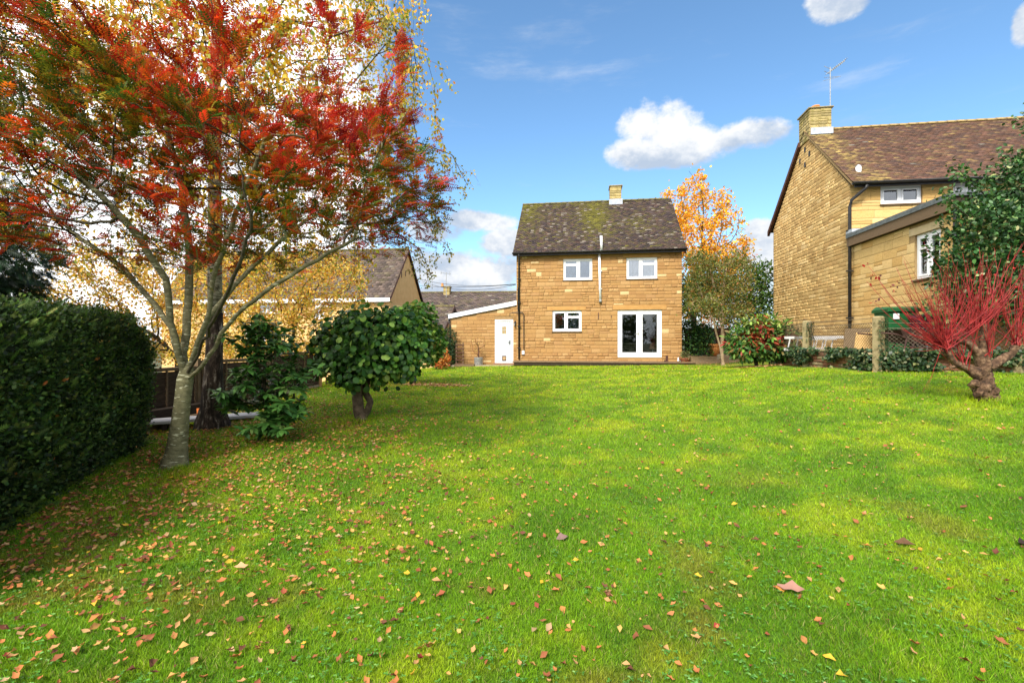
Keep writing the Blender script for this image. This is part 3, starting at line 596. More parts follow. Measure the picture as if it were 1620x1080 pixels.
gw = MB().prism([(0, RG-.3), (RD, RG-.3), (RD, REZ-.02), (RD-RRY, RRZ-.15), (0, REZ-.02)], 0, .25).build('gable_wall', M['mortar_pale'], rh)
gw.location = (-.002, RD, 0); gw.rotation_euler = (0, 0, -R(90))
def gprof(z):
    if z <= REZ: return (0, RD)
    k = (z-REZ)/(RRZ-.12-REZ); return (max(0, k*(RD-RRY)-.0), RD-k*RRY)
rc = stone_rects(0, RD, RG-.1, RRZ-.25, [], [.095, .10, .11, .12, .14], (.26, .5), prof=gprof, seed=41, gap=.01)
lay(gw, rc, GAB, M['stone_gable'], 'gable', 300, .016, 0, 44, weight=lambda r: 1/(1+((RD-r[0])/4)**2))
def ret_slots(pxs):
    for (x, y) in pxs:
        t_, z_ = facy(RO, x, y); o = MB().box(RD-t_-.03, RD-t_+.03, -.05, -.002, z_-.09, z_+.09).build('iron_tie', M['black'], gw)
ret_slots([(1275, 237), (1282, 243), (1267, 255), (1275, 261)])
MB().box(.251, RW, RD-.25, RD, RG-.3, REZ).box(RW-.25, RW, .25, RD-.251, RG-.3, REZ).build('back_wall', lm_, rh)
MB().box(.26, RW-.3, 2.4, 2.5, RG, REZ-.3).build('interior', M['room'], rh)
def moss2(x, d): return .9*np.exp(-((x-.35-(1-d)*.0)/.6)**2)*(.3+.6*d)+.5*np.exp(-((x-.8)/.5)**2-((d-.03)/.10)**2)+.3*np.exp(-((d-1.0)/.05)**2)-.12
rroof = roof_base(rh, -.05, RW, -.24, REZ-.02, RRY, RRZ-.05, RD+.24, REZ-.02, M['darkwood'], .08)
rc2 = roofcol([(.115, .062, .046), (.14, .072, .05), (.095, .055, .042), (.125, .064, .042), (.085, .052, .042)], moss2, (.30, .215, .075), .006, .16)
tiles(rroof, -.07, RW, -.28, REZ-.01, RRY, RRZ-.03, .10, .166, rc2, 15)
tiles(rroof, -.07, RW, RD+.28, REZ-.01, RRY, RRZ-.03, .2, .33, rc2, 16)
ridge(rroof, .6, RW, RRY, RRZ-.08, mat_noise('ridge_lichen', (.20, .12, .05), (.36, .26, .10), 8, .9, .4))
MB().prismx([(-.24, REZ-.10), (-.24, REZ-.01), (RRY, RRZ-.04), (RRY, RRZ-.13)], -.055, -.052).build('verge_mortar', M['mortar_pale'], rroof)
MB().prismx([(RD+.34, REZ-.22), (RD+.34, REZ-.03), (RRY+.3, RRZ-.33), (RRY+.3, RRZ-.50)], -.13, -.04).build('barge_board', M['brown'], rroof)
gutter(rh, -.10, RW, -.34, REZ-.04, .065); MB().box(0, RW, -.25, -.225, REZ-.16, REZ-.07).build('fascia', M['black'], rh)
t0, _ = facy(RO, 1283, 200); t1, _ = facy(RO, 1266, 200); cw = .66
rch = chimney(rh, -.03, cw, t0, t1, REZ+2.42, 9.66, .045, 'chim2', 60)
MB().box(-.02, cw+.05, t0-.035, t0-.024, 8.75, 8.98).build('flashing', M['lead'], rch)
MB().lathe([(.13, 9.70), (.12, 9.82), (.135, 9.83), (.135, 9.87), (.10, 9.87), (.10, 9.75)], .28, t0+.3, 16).build('chimney_pot', M['terracotta'], rch, True)
window(rh, *V1, .05, [(0, .5, None), (.5, 1, None)], curtain=[(.03, .97)]); window(rh, *V2, .05, [(0, .5, None), (.5, 1, None)], curtain=[(.03, .97)])
pipe(rh, [(.3, -.34, REZ-.12), (.26, -.30, REZ-.22), (-.02, -.12, REZ-.50), (-.055, -.10, REZ-.7), (-.055, -.10, RG)], .045, M['black'], br=[2.2, 3.6, 4.8])
e = rf(1357, 262); vz = REZ+.45; MB().tube([(.36, .25, vz-.15), (.36, .25, vz+.18)], .075, 14).lathe([(.09, vz+.17), (.0, vz+.22)], .36, .25, 14).build('roof_vent', M['upvc'], rh, True)
# aerial
az = 9.2; ax, ay = cw+.08, t0+.25; mb = MB().tube([(ax, ay, 8.9), (ax, ay, 11.25)], .018, 6); aer = empty('tv_aerial', tuple(Matrix.Rotation(ROT, 4, 'Z') @ Vector((ax, ay, 8.9))+Vector(RO)), ROT, 'spindly television aerial on a mast beside the right house chimney', 'aerial')
MB().tube([(0, 0, 0), (0, 0, 2.3)], .016, 6).build('mast', M['zinc'], aer)
MB().tube([(-.15, 0, 2.05), (.50, .1, 2.52)], .012, 6).build('boom', M['zinc'], aer)
for i in range(9): k = i/8; x, z = .02+.46*k, 2.17+.33*k; MB().tube([(x, -.16, z), (x, .2, z)], .007, 5).tube([(x-.02, 0, z-.05), (x+.02, 0, z+.06)], .007, 5).build('element', M['zinc'], aer)
MB().tube([(-.2, 0, 2.35), (-.02, 0, 2.25)], .008, 5).tube([(-.2, 0, 2.18), (.05, .1, 2.1)], .008, 5).tube([(-.2, 0, 1.95), (.35, .12, 2.0)], .008, 5).tube([(-.18, .1, 1.88), (.3, -.1, 1.9)], .007, 5).build('reflector', M['zinc'], aer)
MB().tube([(-.14, 0, .5), (.0, 0, .42)], .015, 6).tube([(-.2, 0, .28), (.0, 0, .2)], .015, 6).tube([(-.14, 0, .1), (.06, -.05, .12)], .012, 6).build('bracket', M['black'], aer)
# flat roofed extension coming towards the camera; its west wall is seen
EL = 4.05; EZT = 4.33
def ef(px, py): t_, z_ = facy(RO, px, py); return t_, z_
a = ef(1443.5, 443); b_ = ef(1484.5, 363); XW = (a[0]+4.05, b_[0]+4.05) ; XW = (-b_[0], -a[0])
# wall local x grows towards the camera: start at t=0
xw0, xw1 = -a[0], -b_[0]; hole = (xw0, xw1, a[1], CAMZ+167/FPX*(14.5+a[0]*UY.y))
ew = wall_mesh(MB(), .003, EL, RG-.3, EZT, [hole], 0, .22).build('extension_wall', M['mortar_pale'], rh); ew.location = (.05, 0, 0); ew.rotation_euler = (0, 0, -R(90))
lint = (xw0-.18, xw1+.10, hole[3]+.004, hole[3]+.19)
rc = stone_rects(.003, EL, RG-.1, EZT, [hole, lint], [.12, .15, .19, .24], (.3, .58), seed=51)
lay(ew, rc, YELL, M['stone'], 'yellow', 300, .016, 0, 53)
MB().cbox(lint[0], lint[1], -.02, .01, lint[2], lint[3]-.008, .005).build('lintel', mat_noise('pale_lintel', (.46, .36, .20), (.56, .45, .27), 5, .9, .2), ew)
window(ew, hole[0], hole[1], hole[2], hole[3], .05, [(0, .5, .70), (.5, 1, None)], sill=True)
exf = MB().box(.055, 6.5, -EL, -EL+.22, RG-.3, EZT).box(6.3, 6.5, -EL+.22, -.003, RG-.3, EZT).build('extension_front', lm_, rh)
MB().box(.3, 6.2, -2.1, -2.0, RG, EZT-.2).build('interior', M['room'], rh)
MB().box(-.10, 6.6, -EL-.15, -.005, EZT+.29, EZT+.36).box(-.125, -.101, -EL-.17, -.005, EZT+.25, EZT+.37).build('extension_roof', M['felt'], rh)
MB().box(-.098, -.06, -EL-.12, -.006, EZT-.0, EZT+.288).build('fascia', M['woodx'], rh)
MB().box(-.059, 6.5, -EL-.11, -.006, EZT+.005, EZT+.285).build('roof_deck', M['darkwood'], rh)
MB().box(-.12, .3, -.35, -.008, EZT+.38, EZT+.47).build('flashing', M['lead'], rh)
pipe(rh, [(.03, -EL-.05, EZT), (.03, -EL-.05, RG)], .04, M['black'])
# ================================================================== neighbouring raised ground and its stone kerb wall
P1 = gp(1390, 588); P2 = gp(1277, 580); P0 = gp(1236, 576.5); P3 = gp(1612, 590)
def on(x, y, dz=0): return (float(x), float(y), gz1(x, y)+dz)
nb_m = mat_noise('neighbour_yard', (.17, .12, .07), (.33, .25, .15), 12, .95, .5, .02)
# the raised yard behind the wall
EDGE = [(11.3, 21.5), (9.9, 18.6), (P0[0]+.25, P0[1]+.5), (P2[0]+.12, P2[1]), (P1[0]+.12, P1[1]+.12), (P3[0]+.3, P3[1]+.1), (16, P3[1]-.3)]
poly = EDGE+[(30, 8), (30, 30), (12.5, 30)]
mb = MB(); n = len(poly); mb.add([(x, y, RG) for x, y in poly]+[(x, y, -.5) for x, y in poly], [tuple(range(n-1, -1, -1)) if False else tuple(range(n))]+[(i, (i+1) % n, (i+1) % n+n, i+n) for i in range(n)])
mb.build('neighbour_yard', nb_m, kind='structure')
# ------------------------------------------------------------------ low wall with ivy along the right
WPTS = [(P0[0], P0[1]+.3), (P2[0]+.02, P2[1]), (P1[0]+.02, P1[1]+.05), (P3[0]+.1, P3[1]-.0), (13.5, P3[1]-.2)]
rwall = empty('retaining_wall', on(P1[0], P1[1]), 0, 'low crumbling brick and stone garden wall overgrown with ivy at the right of the lawn', 'wall')
BR = [(.20, .085, .045), (.26, .13, .06), (.22, .17, .09), (.30, .22, .12), (.16, .08, .05), (.25, .2, .11)]
IV_P, IV_D, IV_N = [], [], []
base = Vector(rwall.location)
for a_, b_ in zip(WPTS[:-1], WPTS[1:]):
    A_ = Vector((*a_, 0)); B_ = Vector((*b_, 0)); Ls = (B_-A_).length; ang = math.atan2(B_.y-A_.y, B_.x-A_.x); zb = min(gz1(*a_), gz1(*b_))-.1; zt = RG+.04
    cw_ = MB().box(0, Ls, 0, .2, zb, zt).build('wall_core', M['mortar'], rwall); cw_.location = A_-base; cw_.rotation_euler = (0, 0, ang); cw_.location.z = -base.z
    rr_ = stone_rects(0, Ls, zb, zt, [], [.07, .075, .08], (.20, .26), seed=61, gap=.012)
    lay(cw_, rr_, BR, M['brick'], 'brick', 70, .03, 0, 62)
    for i in range(int(Ls/.42)): MB().cbox(i*.42+.005, i*.42+.41, -.04, .24, zt+.001, zt+.05+random.uniform(-.006, .006), .008).build('coping', M['conc'], cw_)
    nrm = Vector((math.sin(ang), -math.cos(ang), 0)); 
    for k in range(int(Ls*1050)):
        u = random.random()*Ls; v = random.random()**.8; p = A_+(B_-A_)*(u/Ls); g0 = gz1(p.x, p.y); cover = fbm(np.array([p.x*1.2+p.y]), np.array([v*1.1]), 1.1, 4, 3)[0]
        if a_[0] > 7.1 and cover+v*.10 < .50: continue
        if cover+v*.12 < .36: continue
        h = g0+.03+(RG+.10-g0)*(1-(1-v)**1.0); p = p+nrm*(.03+random.random()*.17*(.5+cover)); IV_P.append((p.x, p.y, h)); IV_N.append(tuple(nrm+Vector((random.gauss(0, .4), random.gauss(0, .4), random.gauss(.4, .4)))))
        IV_D.append((random.gauss(0, 1), random.gauss(0, 1), random.gauss(-.6, .6)))
# ================================================================== vegetation helpers
def unit(a): return a/np.maximum(np.linalg.norm(a, axis=-1, keepdims=True), 1e-9)
def leaves(name, tv, tf, P, Dn, Nn, S, C, mat, parent=None, **k):
    """one mesh of leaves: template verts tv (x = along, z = up) placed at P along Dn with upper side Nn"""
    tv = np.asarray(tv, float); tf = np.asarray(tf); P = np.asarray(P, float); n = len(P); d = unit(np.asarray(Dn, float)); nn = np.asarray(Nn, float); nn = unit(nn-(nn*d).sum(1)[:, None]*d); s = np.cross(nn, d)
    S = np.broadcast_to(np.asarray(S, float), (n,))[:, None, None]
    V = P[:, None]+(tv[None, :, 0:1]*d[:, None]+tv[None, :, 1:2]*s[:, None]+tv[None, :, 2:3]*nn[:, None])*S
    F = (tf[None]+(np.arange(n)*len(tv))[:, None, None]).reshape(-1, tf.shape[1]); Cc = np.repeat(np.broadcast_to(C, (n, 3)), len(tv), 0)
    return obj(name, np_mesh(name, V.reshape(-1, 3), F, mat, Cc), parent, **k)
def pick(pal, wts, n, jit=.15, gen=rng):
    pal = np.array(pal); w_ = np.array(wts, float); c = pal[gen.choice(len(pal), n, p=w_/w_.sum())]; return np.clip(c*(1+gen.normal(0, jit, (n, 1)))*(1+gen.normal(0, jit*.4, (n, 3))), .003, 1)
T_OVAL = ([(0, 0, 0), (.3, .28, .05), (.75, .22, .03), (1, 0, -.08), (.75, -.22, .03), (.3, -.28, .05), (.5, 0, -.02)], [(0, 6, 2, 1), (0, 5, 4, 6), (6, 3, 3, 2), (6, 4, 3, 3)])
T_OVAL = (T_OVAL[0], [(0, 6, 1), (1, 6, 2), (6, 3, 2), (0, 5, 6), (5, 4, 6), (6, 4, 3)])
T_DIA = ([(0, 0, 0), (.45, .38, .04), (1, 0, -.05), (.45, -.38, .04)], [(0, 3, 2, 1)])
T_LANCE = ([(0, 0, 0), (.4, .17, .02), (.75, .15, -.03), (1, 0, -.16), (.75, -.15, -.03), (.4, -.17, .02)], [(0, 5, 1), (5, 4, 1), (1, 4, 2), (4, 3, 2)])
T_LANCE = (T_LANCE[0], T_LANCE[1])
def t_round(k=8):
    vs = [(.5, 0, .03)]+[(.5+.5*math.cos(2*math.pi*i/k), .47*math.sin(2*math.pi*i/k), -.06*(1+math.cos(4*math.pi*i/k))) for i in range(k)]; return vs, [(0, 1+i, 1+(i+1) % k) for i in range(k)]
T_ROUND = t_round()
def t_pinnate(pairs=6, w=.085, l=.30, droop=.25):
    vs, fs = [], []
    def leaflet(x, sgn, ll):
        n = len(vs); z = -droop*x*x; a = (math.cos(R(58))*ll, math.sin(R(58))*ll*sgn); px_, py_ = -a[1]*w/ll, a[0]*w/ll
        vs.extend([(x, 0, z), (x+a[0]*.5+px_*.5, a[1]*.5+py_*.5, z+.01), (x+a[0], a[1], z-.06), (x+a[0]*.5-px_*.5, a[1]*.5-py_*.5, z+.01)]); fs.append((n, n+1, n+2, n+3) if sgn > 0 else (n, n+3, n+2, n+1))
    for i in range(pairs): x = .22+.66*i/(pairs-1); ll = l*(1-.25*abs(i-pairs*.45)/pairs*2); leaflet(x, 1, ll); leaflet(x, -1, ll)
    n = len(vs); vs.extend([(.88, 0, -droop*.77), (.99, .04, -droop), (1.16, 0, -droop*1.25), (.99, -.04, -droop)]); fs.append((n, n+3, n+2, n+1)); return vs, fs
T_PIN = t_pinnate()
def t_spray(k=7, l=.16):
    vs, fs = [], []
    for i in range(k):
        x = .1+.8*i/k; ll = l*(1.15-.6*i/k)*1.6
        for s in (1, -1): n = len(vs); vs.extend([(x-.03, 0, 0), (x+.07, 0, 0), (x+ll*.7+.03, s*ll, -.03), ]); fs.append((n, n+1, n+2) if s > 0 else (n, n+2, n+1))
    n = len(vs); vs.extend([(.8, -.03, 0), (1.12, 0, -.05), (.8, .03, 0)]); fs.append((n, n+1, n+2)); return vs, fs
T_SPRAY = t_spray()
def rdir(n, up=0., gen=rng): v = gen.normal(0, 1, (n, 3)); v[:, 2] += up; return unit(v)
def colonize(nodes, parents, att, step, di, dk, iters=120, bias=(0, 0, .05), maxn=9000, jit=.15, seed=0):
    g = np.random.default_rng(seed); nodes = [np.array(p, float) for p in nodes]; parents = list(parents); att = np.asarray(att, float)
    NA = np.array(nodes); d = np.linalg.norm(att[:, None]-NA[None], axis=2); near = d.argmin(1); nd = d.min(1); alive = np.ones(len(att), bool)
    for it in range(iters):
        act = alive & (nd < di)
        if not act.any() or len(nodes) > maxn: break
        idx = near[act]; vec = unit(att[act]-np.array(nodes)[idx]); u, inv = np.unique(idx, return_inverse=True); sm = np.zeros((len(u), 3)); np.add.at(sm, inv, vec)
        dr = unit(unit(sm)+np.array(bias)+g.normal(0, jit, sm.shape)); new = np.array(nodes)[u]+dr*step; s0_ = len(nodes)
        for k in range(len(u)): nodes.append(new[k]); parents.append(int(u[k]))
        D2 = np.linalg.norm(att[:, None]-new[None], axis=2); j = D2.argmin(1); dm = D2.min(1); bt = dm < nd; near[bt] = s0_+j[bt]; nd[bt] = dm[bt]; alive &= nd > dk
    return np.array(nodes), np.array(parents)
def radii(parents, rbase, rtip, nbase=None):
    n = len(parents); cnt = np.zeros(n); ch = [[] for _ in range(n)]
    for i in range(n):
        if parents[i] >= 0: ch[parents[i]].append(i)
    for i in range(n-1, -1, -1):
        if not ch[i]: cnt[i] = 1
        if parents[i] >= 0: cnt[parents[i]] += cnt[i]
    e = math.log(max(cnt.max(), 2))/math.log(rbase/rtip); return rtip*cnt**(1/e), ch, cnt
def wood(name, nodes, parents, rad, ch, cnt, mat, parent, sel=None, sides=lambda r: 10 if r > .08 else (7 if r > .03 else (5 if r > .012 else 3)), minlen=2, **kw):
    """tubes for chains of nodes; sel filters the chains by their first node"""
    Vs, Fs = [], []; n = 0; starts = [i for i in range(len(parents)) if parents[i] < 0]+[c for i in range(len(parents)) for c in sorted(ch[i], key=lambda c: -cnt[c])[1:]]
    for s in starts:
        if sel is not None and not sel(s): continue
        chain = [s] if parents[s] < 0 else [parents[s], s]; rr_ = [rad[s]] if parents[s] < 0 else [min(rad[parents[s]]*.85, rad[s]*1.25), rad[s]]; c = s
        while ch[c]: c = max(ch[c], key=lambda q: cnt[q]); chain.append(c); rr_.append(rad[c])
        P = nodes[chain]; 
        if len(P) < minlen: continue
        r_ = np.array(rr_); k = sides(r_.max()); T = np.gradient(P, axis=0); T = unit(T); ref = np.array((0, 0, 1.)) if abs(T[0, 2]) < .8 else np.array((0, 1., 0)); A_ = unit(np.cross(T, ref)); B_ = np.cross(T, A_)
        q = np.arange(k)*2*math.pi/k; V = P[:, None]+(A_[:, None]*np.cos(q)[None, :, None]+B_[:, None]*np.sin(q)[None, :, None])*r_[:, None, None]; m_ = len(P)
        i = np.arange(m_-1)[:, None]*k; j = np.arange(k)[None]; f = np.stack([i+j, i+(j+1) % k, i+k+(j+1) % k, i+k+j], -1).reshape(-1, 4)+n; Vs.append(V.reshape(-1, 3)); Fs.append(f); n += m_*k
    if not Vs: return None
    return obj(name, np_mesh(name, np.concatenate(Vs), np.concatenate(Fs), mat, smooth=True), parent, **kw)
def roots_of(parents, limit): # limb id of each node: the node of index < limit it descends from
    lid = np.arange(len(parents))
    for i in range(len(parents)):
        if i >= limit: lid[i] = lid[parents[i]]
    return lid
def rough_tube(pts, rs, k=14, amp=.12, seed=1, sub=3):
    """irregular trunk as its own mesh data"""
    g = random.Random(seed); P = []; Rr = []
    for i in range(len(pts)-1):
        for j in range(sub): u = j/sub; P.append(Vector(pts[i]).lerp(Vector(pts[i+1]), u)); Rr.append(rs[i]*(1-u)+rs[i+1]*u)
    P.append(Vector(pts[-1])); Rr.append(rs[-1]); vs = []; fs = []; ph = [g.uniform(0, 6.28) for _ in range(5)]
    for i, p in enumerate(P):
        t = (P[min(i+1, len(P)-1)]-P[max(i-1, 0)]).normalized(); a = t.cross(Vector((0, 1, 0))).normalized(); b_ = a.cross(t)
        for q in range(k): th = 2*math.pi*q/k; r = Rr[i]*(1+amp*(math.sin(3*th+ph[0]+i*.2)*.5+math.sin(5*th+ph[1]-i*.35)*.35+math.sin(2*th+ph[2]+i*.5)*.5)+g.uniform(-amp, amp)*.3); vs.append(p+a*math.cos(th)*r+b_*math.sin(th)*r)
    for i in range(len(P)-1):
        for q in range(k): fs.append((i*k+q, i*k+(q+1) % k, (i+1)*k+(q+1) % k, (i+1)*k+q))
    fs.append(tuple(range(k))[::-1]); fs.append(tuple((len(P)-1)*k+q for q in range(k))); return vs, fs
# ================================================================== rowan in the left foreground
x0, y0, z0 = gp(277, 737); rowan = empty('rowan_tree', (x0, y0, z0), 0, 'large red and orange leaved tree with pale lichened trunk in the left foreground', 'tree')
O = np.array((x0, y0, z0)); FK = np.array(at(293, 600, y0)); tr = [O+(0, 0, -.05), np.array(at(281, 700, y0)), np.array(at(287, 650, y0)), FK, np.array(at(297, 586, y0)), np.array(at(300, 572, y0))]
vs, fs = rough_tube([tuple(p-O) for p in tr], [.135, .100, .088, .086, .07, .025], 14, .06, 3); MB().add(vs, fs).build('trunk', M['rowanbark'], rowan, True)
fl_v, fl_f = rough_tube([tuple(O-O+(0, 0, -.06)), (.0, 0, .07), (.01, 0, .16)], [.18, .135, .103], 14, .16, 5); MB().add(fl_v, fl_f).build('root_flare', M['rowanbark'], rowan, True)
limbs = [[(283, 560, 5.5), (270, 510, 5.45), (262, 440, 5.4), (225, 380, 5.2), (150, 300, 4.9)], [(291, 560, 5.75), (298, 480, 6.0), (300, 400, 6.2), (285, 280, 6.3), (250, 150, 6.3)],
         [(306, 560, 5.55), (328, 500, 5.5), (338, 440, 5.5), (372, 340, 5.4), (420, 220, 5.2)], [(320, 580, 5.4), (350, 530, 5.3), (385, 488, 5.2), (450, 440, 5.1), (560, 380, 5.0)],
         [(270, 520, 5.6), (235, 470, 5.9), (190, 420, 6.2), (90, 350, 6.4)], [(318, 545, 5.35), (340, 500, 4.9), (372, 440, 4.6), (400, 340, 4.3)], [(330, 500, 5.6), (400, 420, 6.2), (480, 350, 6.6)]]
nodes = [FK-O]; par = [-1]; lim = []
for Lb in limbs:
    prev = 0; p_ = FK-O
    for (a, b_, Y) in Lb:
        q = np.array(at(a, b_, Y))-O; n = max(2, int(np.linalg.norm(q-p_)/.13))
        for k in range(1, n+1): nodes.append(p_+(q-p_)*k/n+rng.normal(0, .008, 3)); par.append(prev); prev = len(nodes)-1
        p_ = q
    lim.append(prev)
g = np.random.default_rng(5); att = []
while len(att) < 3000:
    p = g.uniform((-6.9, 3.4, 1.9), (-.4, 8.0, 6.4)); c = np.array((-3.45, 5.5, 3.05)); rx = 3.3 if p[0] < c[0] else 2.75
    q = ((p[0]-c[0])/rx)**2+((p[1]-c[1])/2.3)**2+((p[2]-c[2])/(3.2 if p[2] > c[2] else .80))**2
    if q > 1 or q < .10: continue
    if p[2] < 2.1+.22*abs(p[0]+3.9)*0+.0: continue
    ppx, ppy = 810+p[0]/p[1]*FPX, 540-(p[2]-CAMZ)/p[1]*FPX
    top = np.interp(ppx, [-100, 0, 100, 200, 300, 450, 560, 640, 700, 760], [-60, -20, 20, 70, 130, 190, 170, 200, 290, 330])
    if ppy < top and g.random() < .93: continue
    att.append(p-O)
nd, pr = colonize(nodes, par, att, .11, .9, .17, 90, (0, 0, .03), 9000, .12, 2)
rad, ch, cnt = radii(pr, .085, .0026)
wood('branches', nd, pr, rad, ch, cnt, M['twig'], rowan, sel=lambda s: rad[s] < .022)
wood('limbs', nd, pr, rad, ch, cnt, M['rowanbark'], rowan, sel=lambda s: rad[s] >= .022)
tw = np.where((rad < .0085))[0]; tw = tw[tw >= len(nodes)]
print('rowan nodes', len(nd), 'twig nodes', len(tw))
NL = 16500; cw = fbm(nd[tw, 0]+nd[tw, 1]*.8, nd[tw, 2]*1.3, 2.3, 61, 3); cw = np.clip((cw-.34)*5, .08, 1); cw *= np.clip(.40+(nd[tw, 2]+z0-2.3)*.55, .25, 1); NL = 19500; k = g.choice(tw, NL, p=cw/cw.sum()); dirn = unit(nd[k]-nd[pr[k]]); P = nd[k]+g.normal(0, .03, (NL, 3)); out_ = unit(nd[k]-np.array((.5, 0, 1.2))); D_ = unit(dirn*.5+out_*.8+g.normal(0, .45, (NL, 3))*(1, 1, .5)+(0, 0, -.12)); Nn = g.normal(0, .30, (NL, 3))+(0, 0, 1)
W_ = P+O; hx = (W_[:, 0]+3.45); rel = fbm(W_[:, 0]+W_[:, 1]*.5, W_[:, 2]*1.6, .9, 22, 4); rim = np.sqrt((hx/3.0)**2+((W_[:, 2]-2.9)/3.2)**2)
redness = np.clip((rel-.5)*3.4+(W_[:, 2]-2.75)*.42+np.abs(hx)*.10+.08, 0, 1); u = g.random(NL); red = u < redness*.95+.06
C = np.where(red[:, None], pick([(.46, .030, .016), (.56, .055, .018), (.34, .016, .02), (.58, .12, .02), (.22, .018, .022), (.30, .07, .02)], [4, 5, 2.5, 3.5, 1, 1.5], NL, .2, g)*1.12, pick([(.07, .11, .018), (.14, .13, .016), (.28, .14, .016), (.04, .08, .018), (.26, .20, .02)], [3, 3, 2, 3, 1], NL, .2, g))
rk = W_[:, 0] > -2.0; C[rk & red] *= (.85, .65, 1.3)
leaves('crown', *T_PIN, P, D_, Nn, g.uniform(.10, .19, NL), C, M['leaf'], rowan)
# ================================================================== birch behind it
x0, y0, z0 = gp(337, 676); O = np.array((x0, y0, z0)); birch = empty('birch_tree', (x0, y0, z0), 0, 'tall birch with rugged black bark and hanging golden leaves behind the red tree', 'tree')
tp = [(0, 0, -.1), (.0, 0, .35), (.02, 0, 1.2), (.0, .05, 1.85), (.0, .05, 4.2), (.05, .0, 6.5), (.1, 0, 9.3)]
vs, fs = rough_tube(tp[:4], [.30, .165, .125, .108], 18, .09, 8, 6); MB().add(vs, fs).build('trunk', M['birchbark'], birch, True); vs, fs = rough_tube(tp[3:], [.107, .092, .065, .025], 14, .04, 8, 6); MB().add(vs, fs).build('upper_trunk', M['birchtop'], birch, True)
nodes = [np.array((0, 0, 2.6))]; par = [-1]
for i in range(52): nodes.append(np.array((.0+.002*i, 0.03, 2.6+.12*(i+1)))); par.append(i)
g = np.random.default_rng(9); att = []
while len(att) < 1300:
    p = g.uniform((-8.2, 4.4, 3.6), (-1.0, 11.2, 9.6)); q = ((p[0]+4.75)/3.6)**2+((p[1]-7.7)/3.1)**2+((p[2]-6.2)/3.3)**2
    if q > 1 or q < .06: continue
    att.append(p-O)
nd, pr = colonize(nodes, par, att, .16, 1.3, .26, 70, (0, 0, .10), 4200, .12, 4); n0 = len(nd); nl = list(nd); pl = list(pr)
hasch = set(pl); tips = [i for i in range(n0) if i not in hasch]; weep = []
tt = tips+list(g.choice(np.arange(60, n0), 350))
for i in tt:
    p = nl[i].copy(); d = unit(nl[i]-nl[pl[i]]); prev = i; ln = g.integers(5, 15)
    for k in range(ln): d = unit(d+np.array((0, 0, -.42))+g.normal(0, .10, 3)); p = p+d*.11; nl.append(p.copy()); pl.append(prev); prev = len(nl)-1; weep.append(prev)
nd = np.array(nl); pr = np.array(pl); rad, ch, cnt = radii(pr, .12, .0022)
wood('branches', nd, pr, rad, ch, cnt, M['twig'], birch, sel=lambda s: s > 0)
print('birch nodes', len(nd))
weep = np.array(weep); NL = 42000; k = g.choice(weep, NL); P = nd[k]+g.normal(0, .05, (NL, 3)); D_ = g.normal(0, .6, (NL, 3))+(0, 0, -.9); C = pick([(.70, .42, .03), (.64, .50, .06), (.40, .40, .06), (.58, .27, .03), (.22, .28, .04), (.45, .17, .03)], [4, 4, 3, 2, 1.5, 1], NL, .18, g)
leaves('crown', *T_DIA, P, D_, g.normal(0, 1, (NL, 3)), g.uniform(.045, .078, NL), C, M['leaf'], birch)
# long overhanging twigs at the right of the crown
nodes = []; par = []; W_ = []
for spec in ([(520, -40, 6.6), (590, 10, 6.6), (640, 55, 6.7), (655, 90, 6.7)], [(560, 130, 6.8), (610, 70, 6.7), (650, 60, 6.8), (660, 110, 6.8)], [(600, 160, 7), (650, 175, 7), (662, 230, 7), (668, 262, 7)], [(600, 250, 7.2), (660, 225, 7.2), (715, 245, 7.2), (738, 290, 7.2)], [(600, 300, 7.2), (660, 250, 7.2), (700, 260, 7.1), (700, 320, 7.1)],
             [(520, 60, 6.5), (580, 40, 6.5), (620, 30, 6.6), (640, 90, 6.6)], [(590, 240, 7.2), (645, 300, 7.2), (690, 330, 7.2), (690, 395, 7.2)], [(580, 330, 7.5), (630, 370, 7.5), (665, 395, 7.5), (680, 430, 7.5)], [(610, 10, 6.6), (655, 130, 6.7), (652, 170, 6.7)]):
    prev = -1; last = None
    for a, b_, Y in spec:
        q = np.array(at(a, b_, Y))-O
        if last is None: nodes.append(q); par.append(-1); prev = len(nodes)-1
        else:
            n = max(2, int(np.linalg.norm(q-last)/.12))
            for k in range(1, n+1):
                nodes.append(last+(q-last)*k/n); par.append(prev); prev = len(nodes)-1
                for s_ in range(3):
                    if g.random() < .75:
                        pp = prev; p = nodes[prev].copy(); d = unit(g.normal(0, .9, 3))
                        for j in range(g.integers(2, 6)): d = unit(d+np.array((0, 0, -.5))); p = p+d*.07; nodes.append(p.copy()); par.append(pp); pp = len(nodes)-1; W_.append(pp)
        last = q
nd2 = np.array(nodes); pr2 = np.array(par); rad2, ch2, cnt2 = radii(pr2, .014, .0018); wood('hanging_twigs', nd2, pr2, rad2, ch2, cnt2, M['twig'], birch)
W_ = np.array(W_); NL = 3000; k = g.choice(W_, NL); P = nd2[k]+g.normal(0, .03, (NL, 3))
leaves('hanging_leaves', *T_DIA, P, g.normal(0, .6, (NL, 3))+(0, 0, -.9), g.normal(0, 1, (NL, 3)), g.uniform(.03, .052, NL), pick([(.34, .30, .07), (.48, .33, .06), (.20, .24, .07), (.28, .18, .05)], [3, 3, 3, 1], NL, .18, g), M['leaf'], birch)
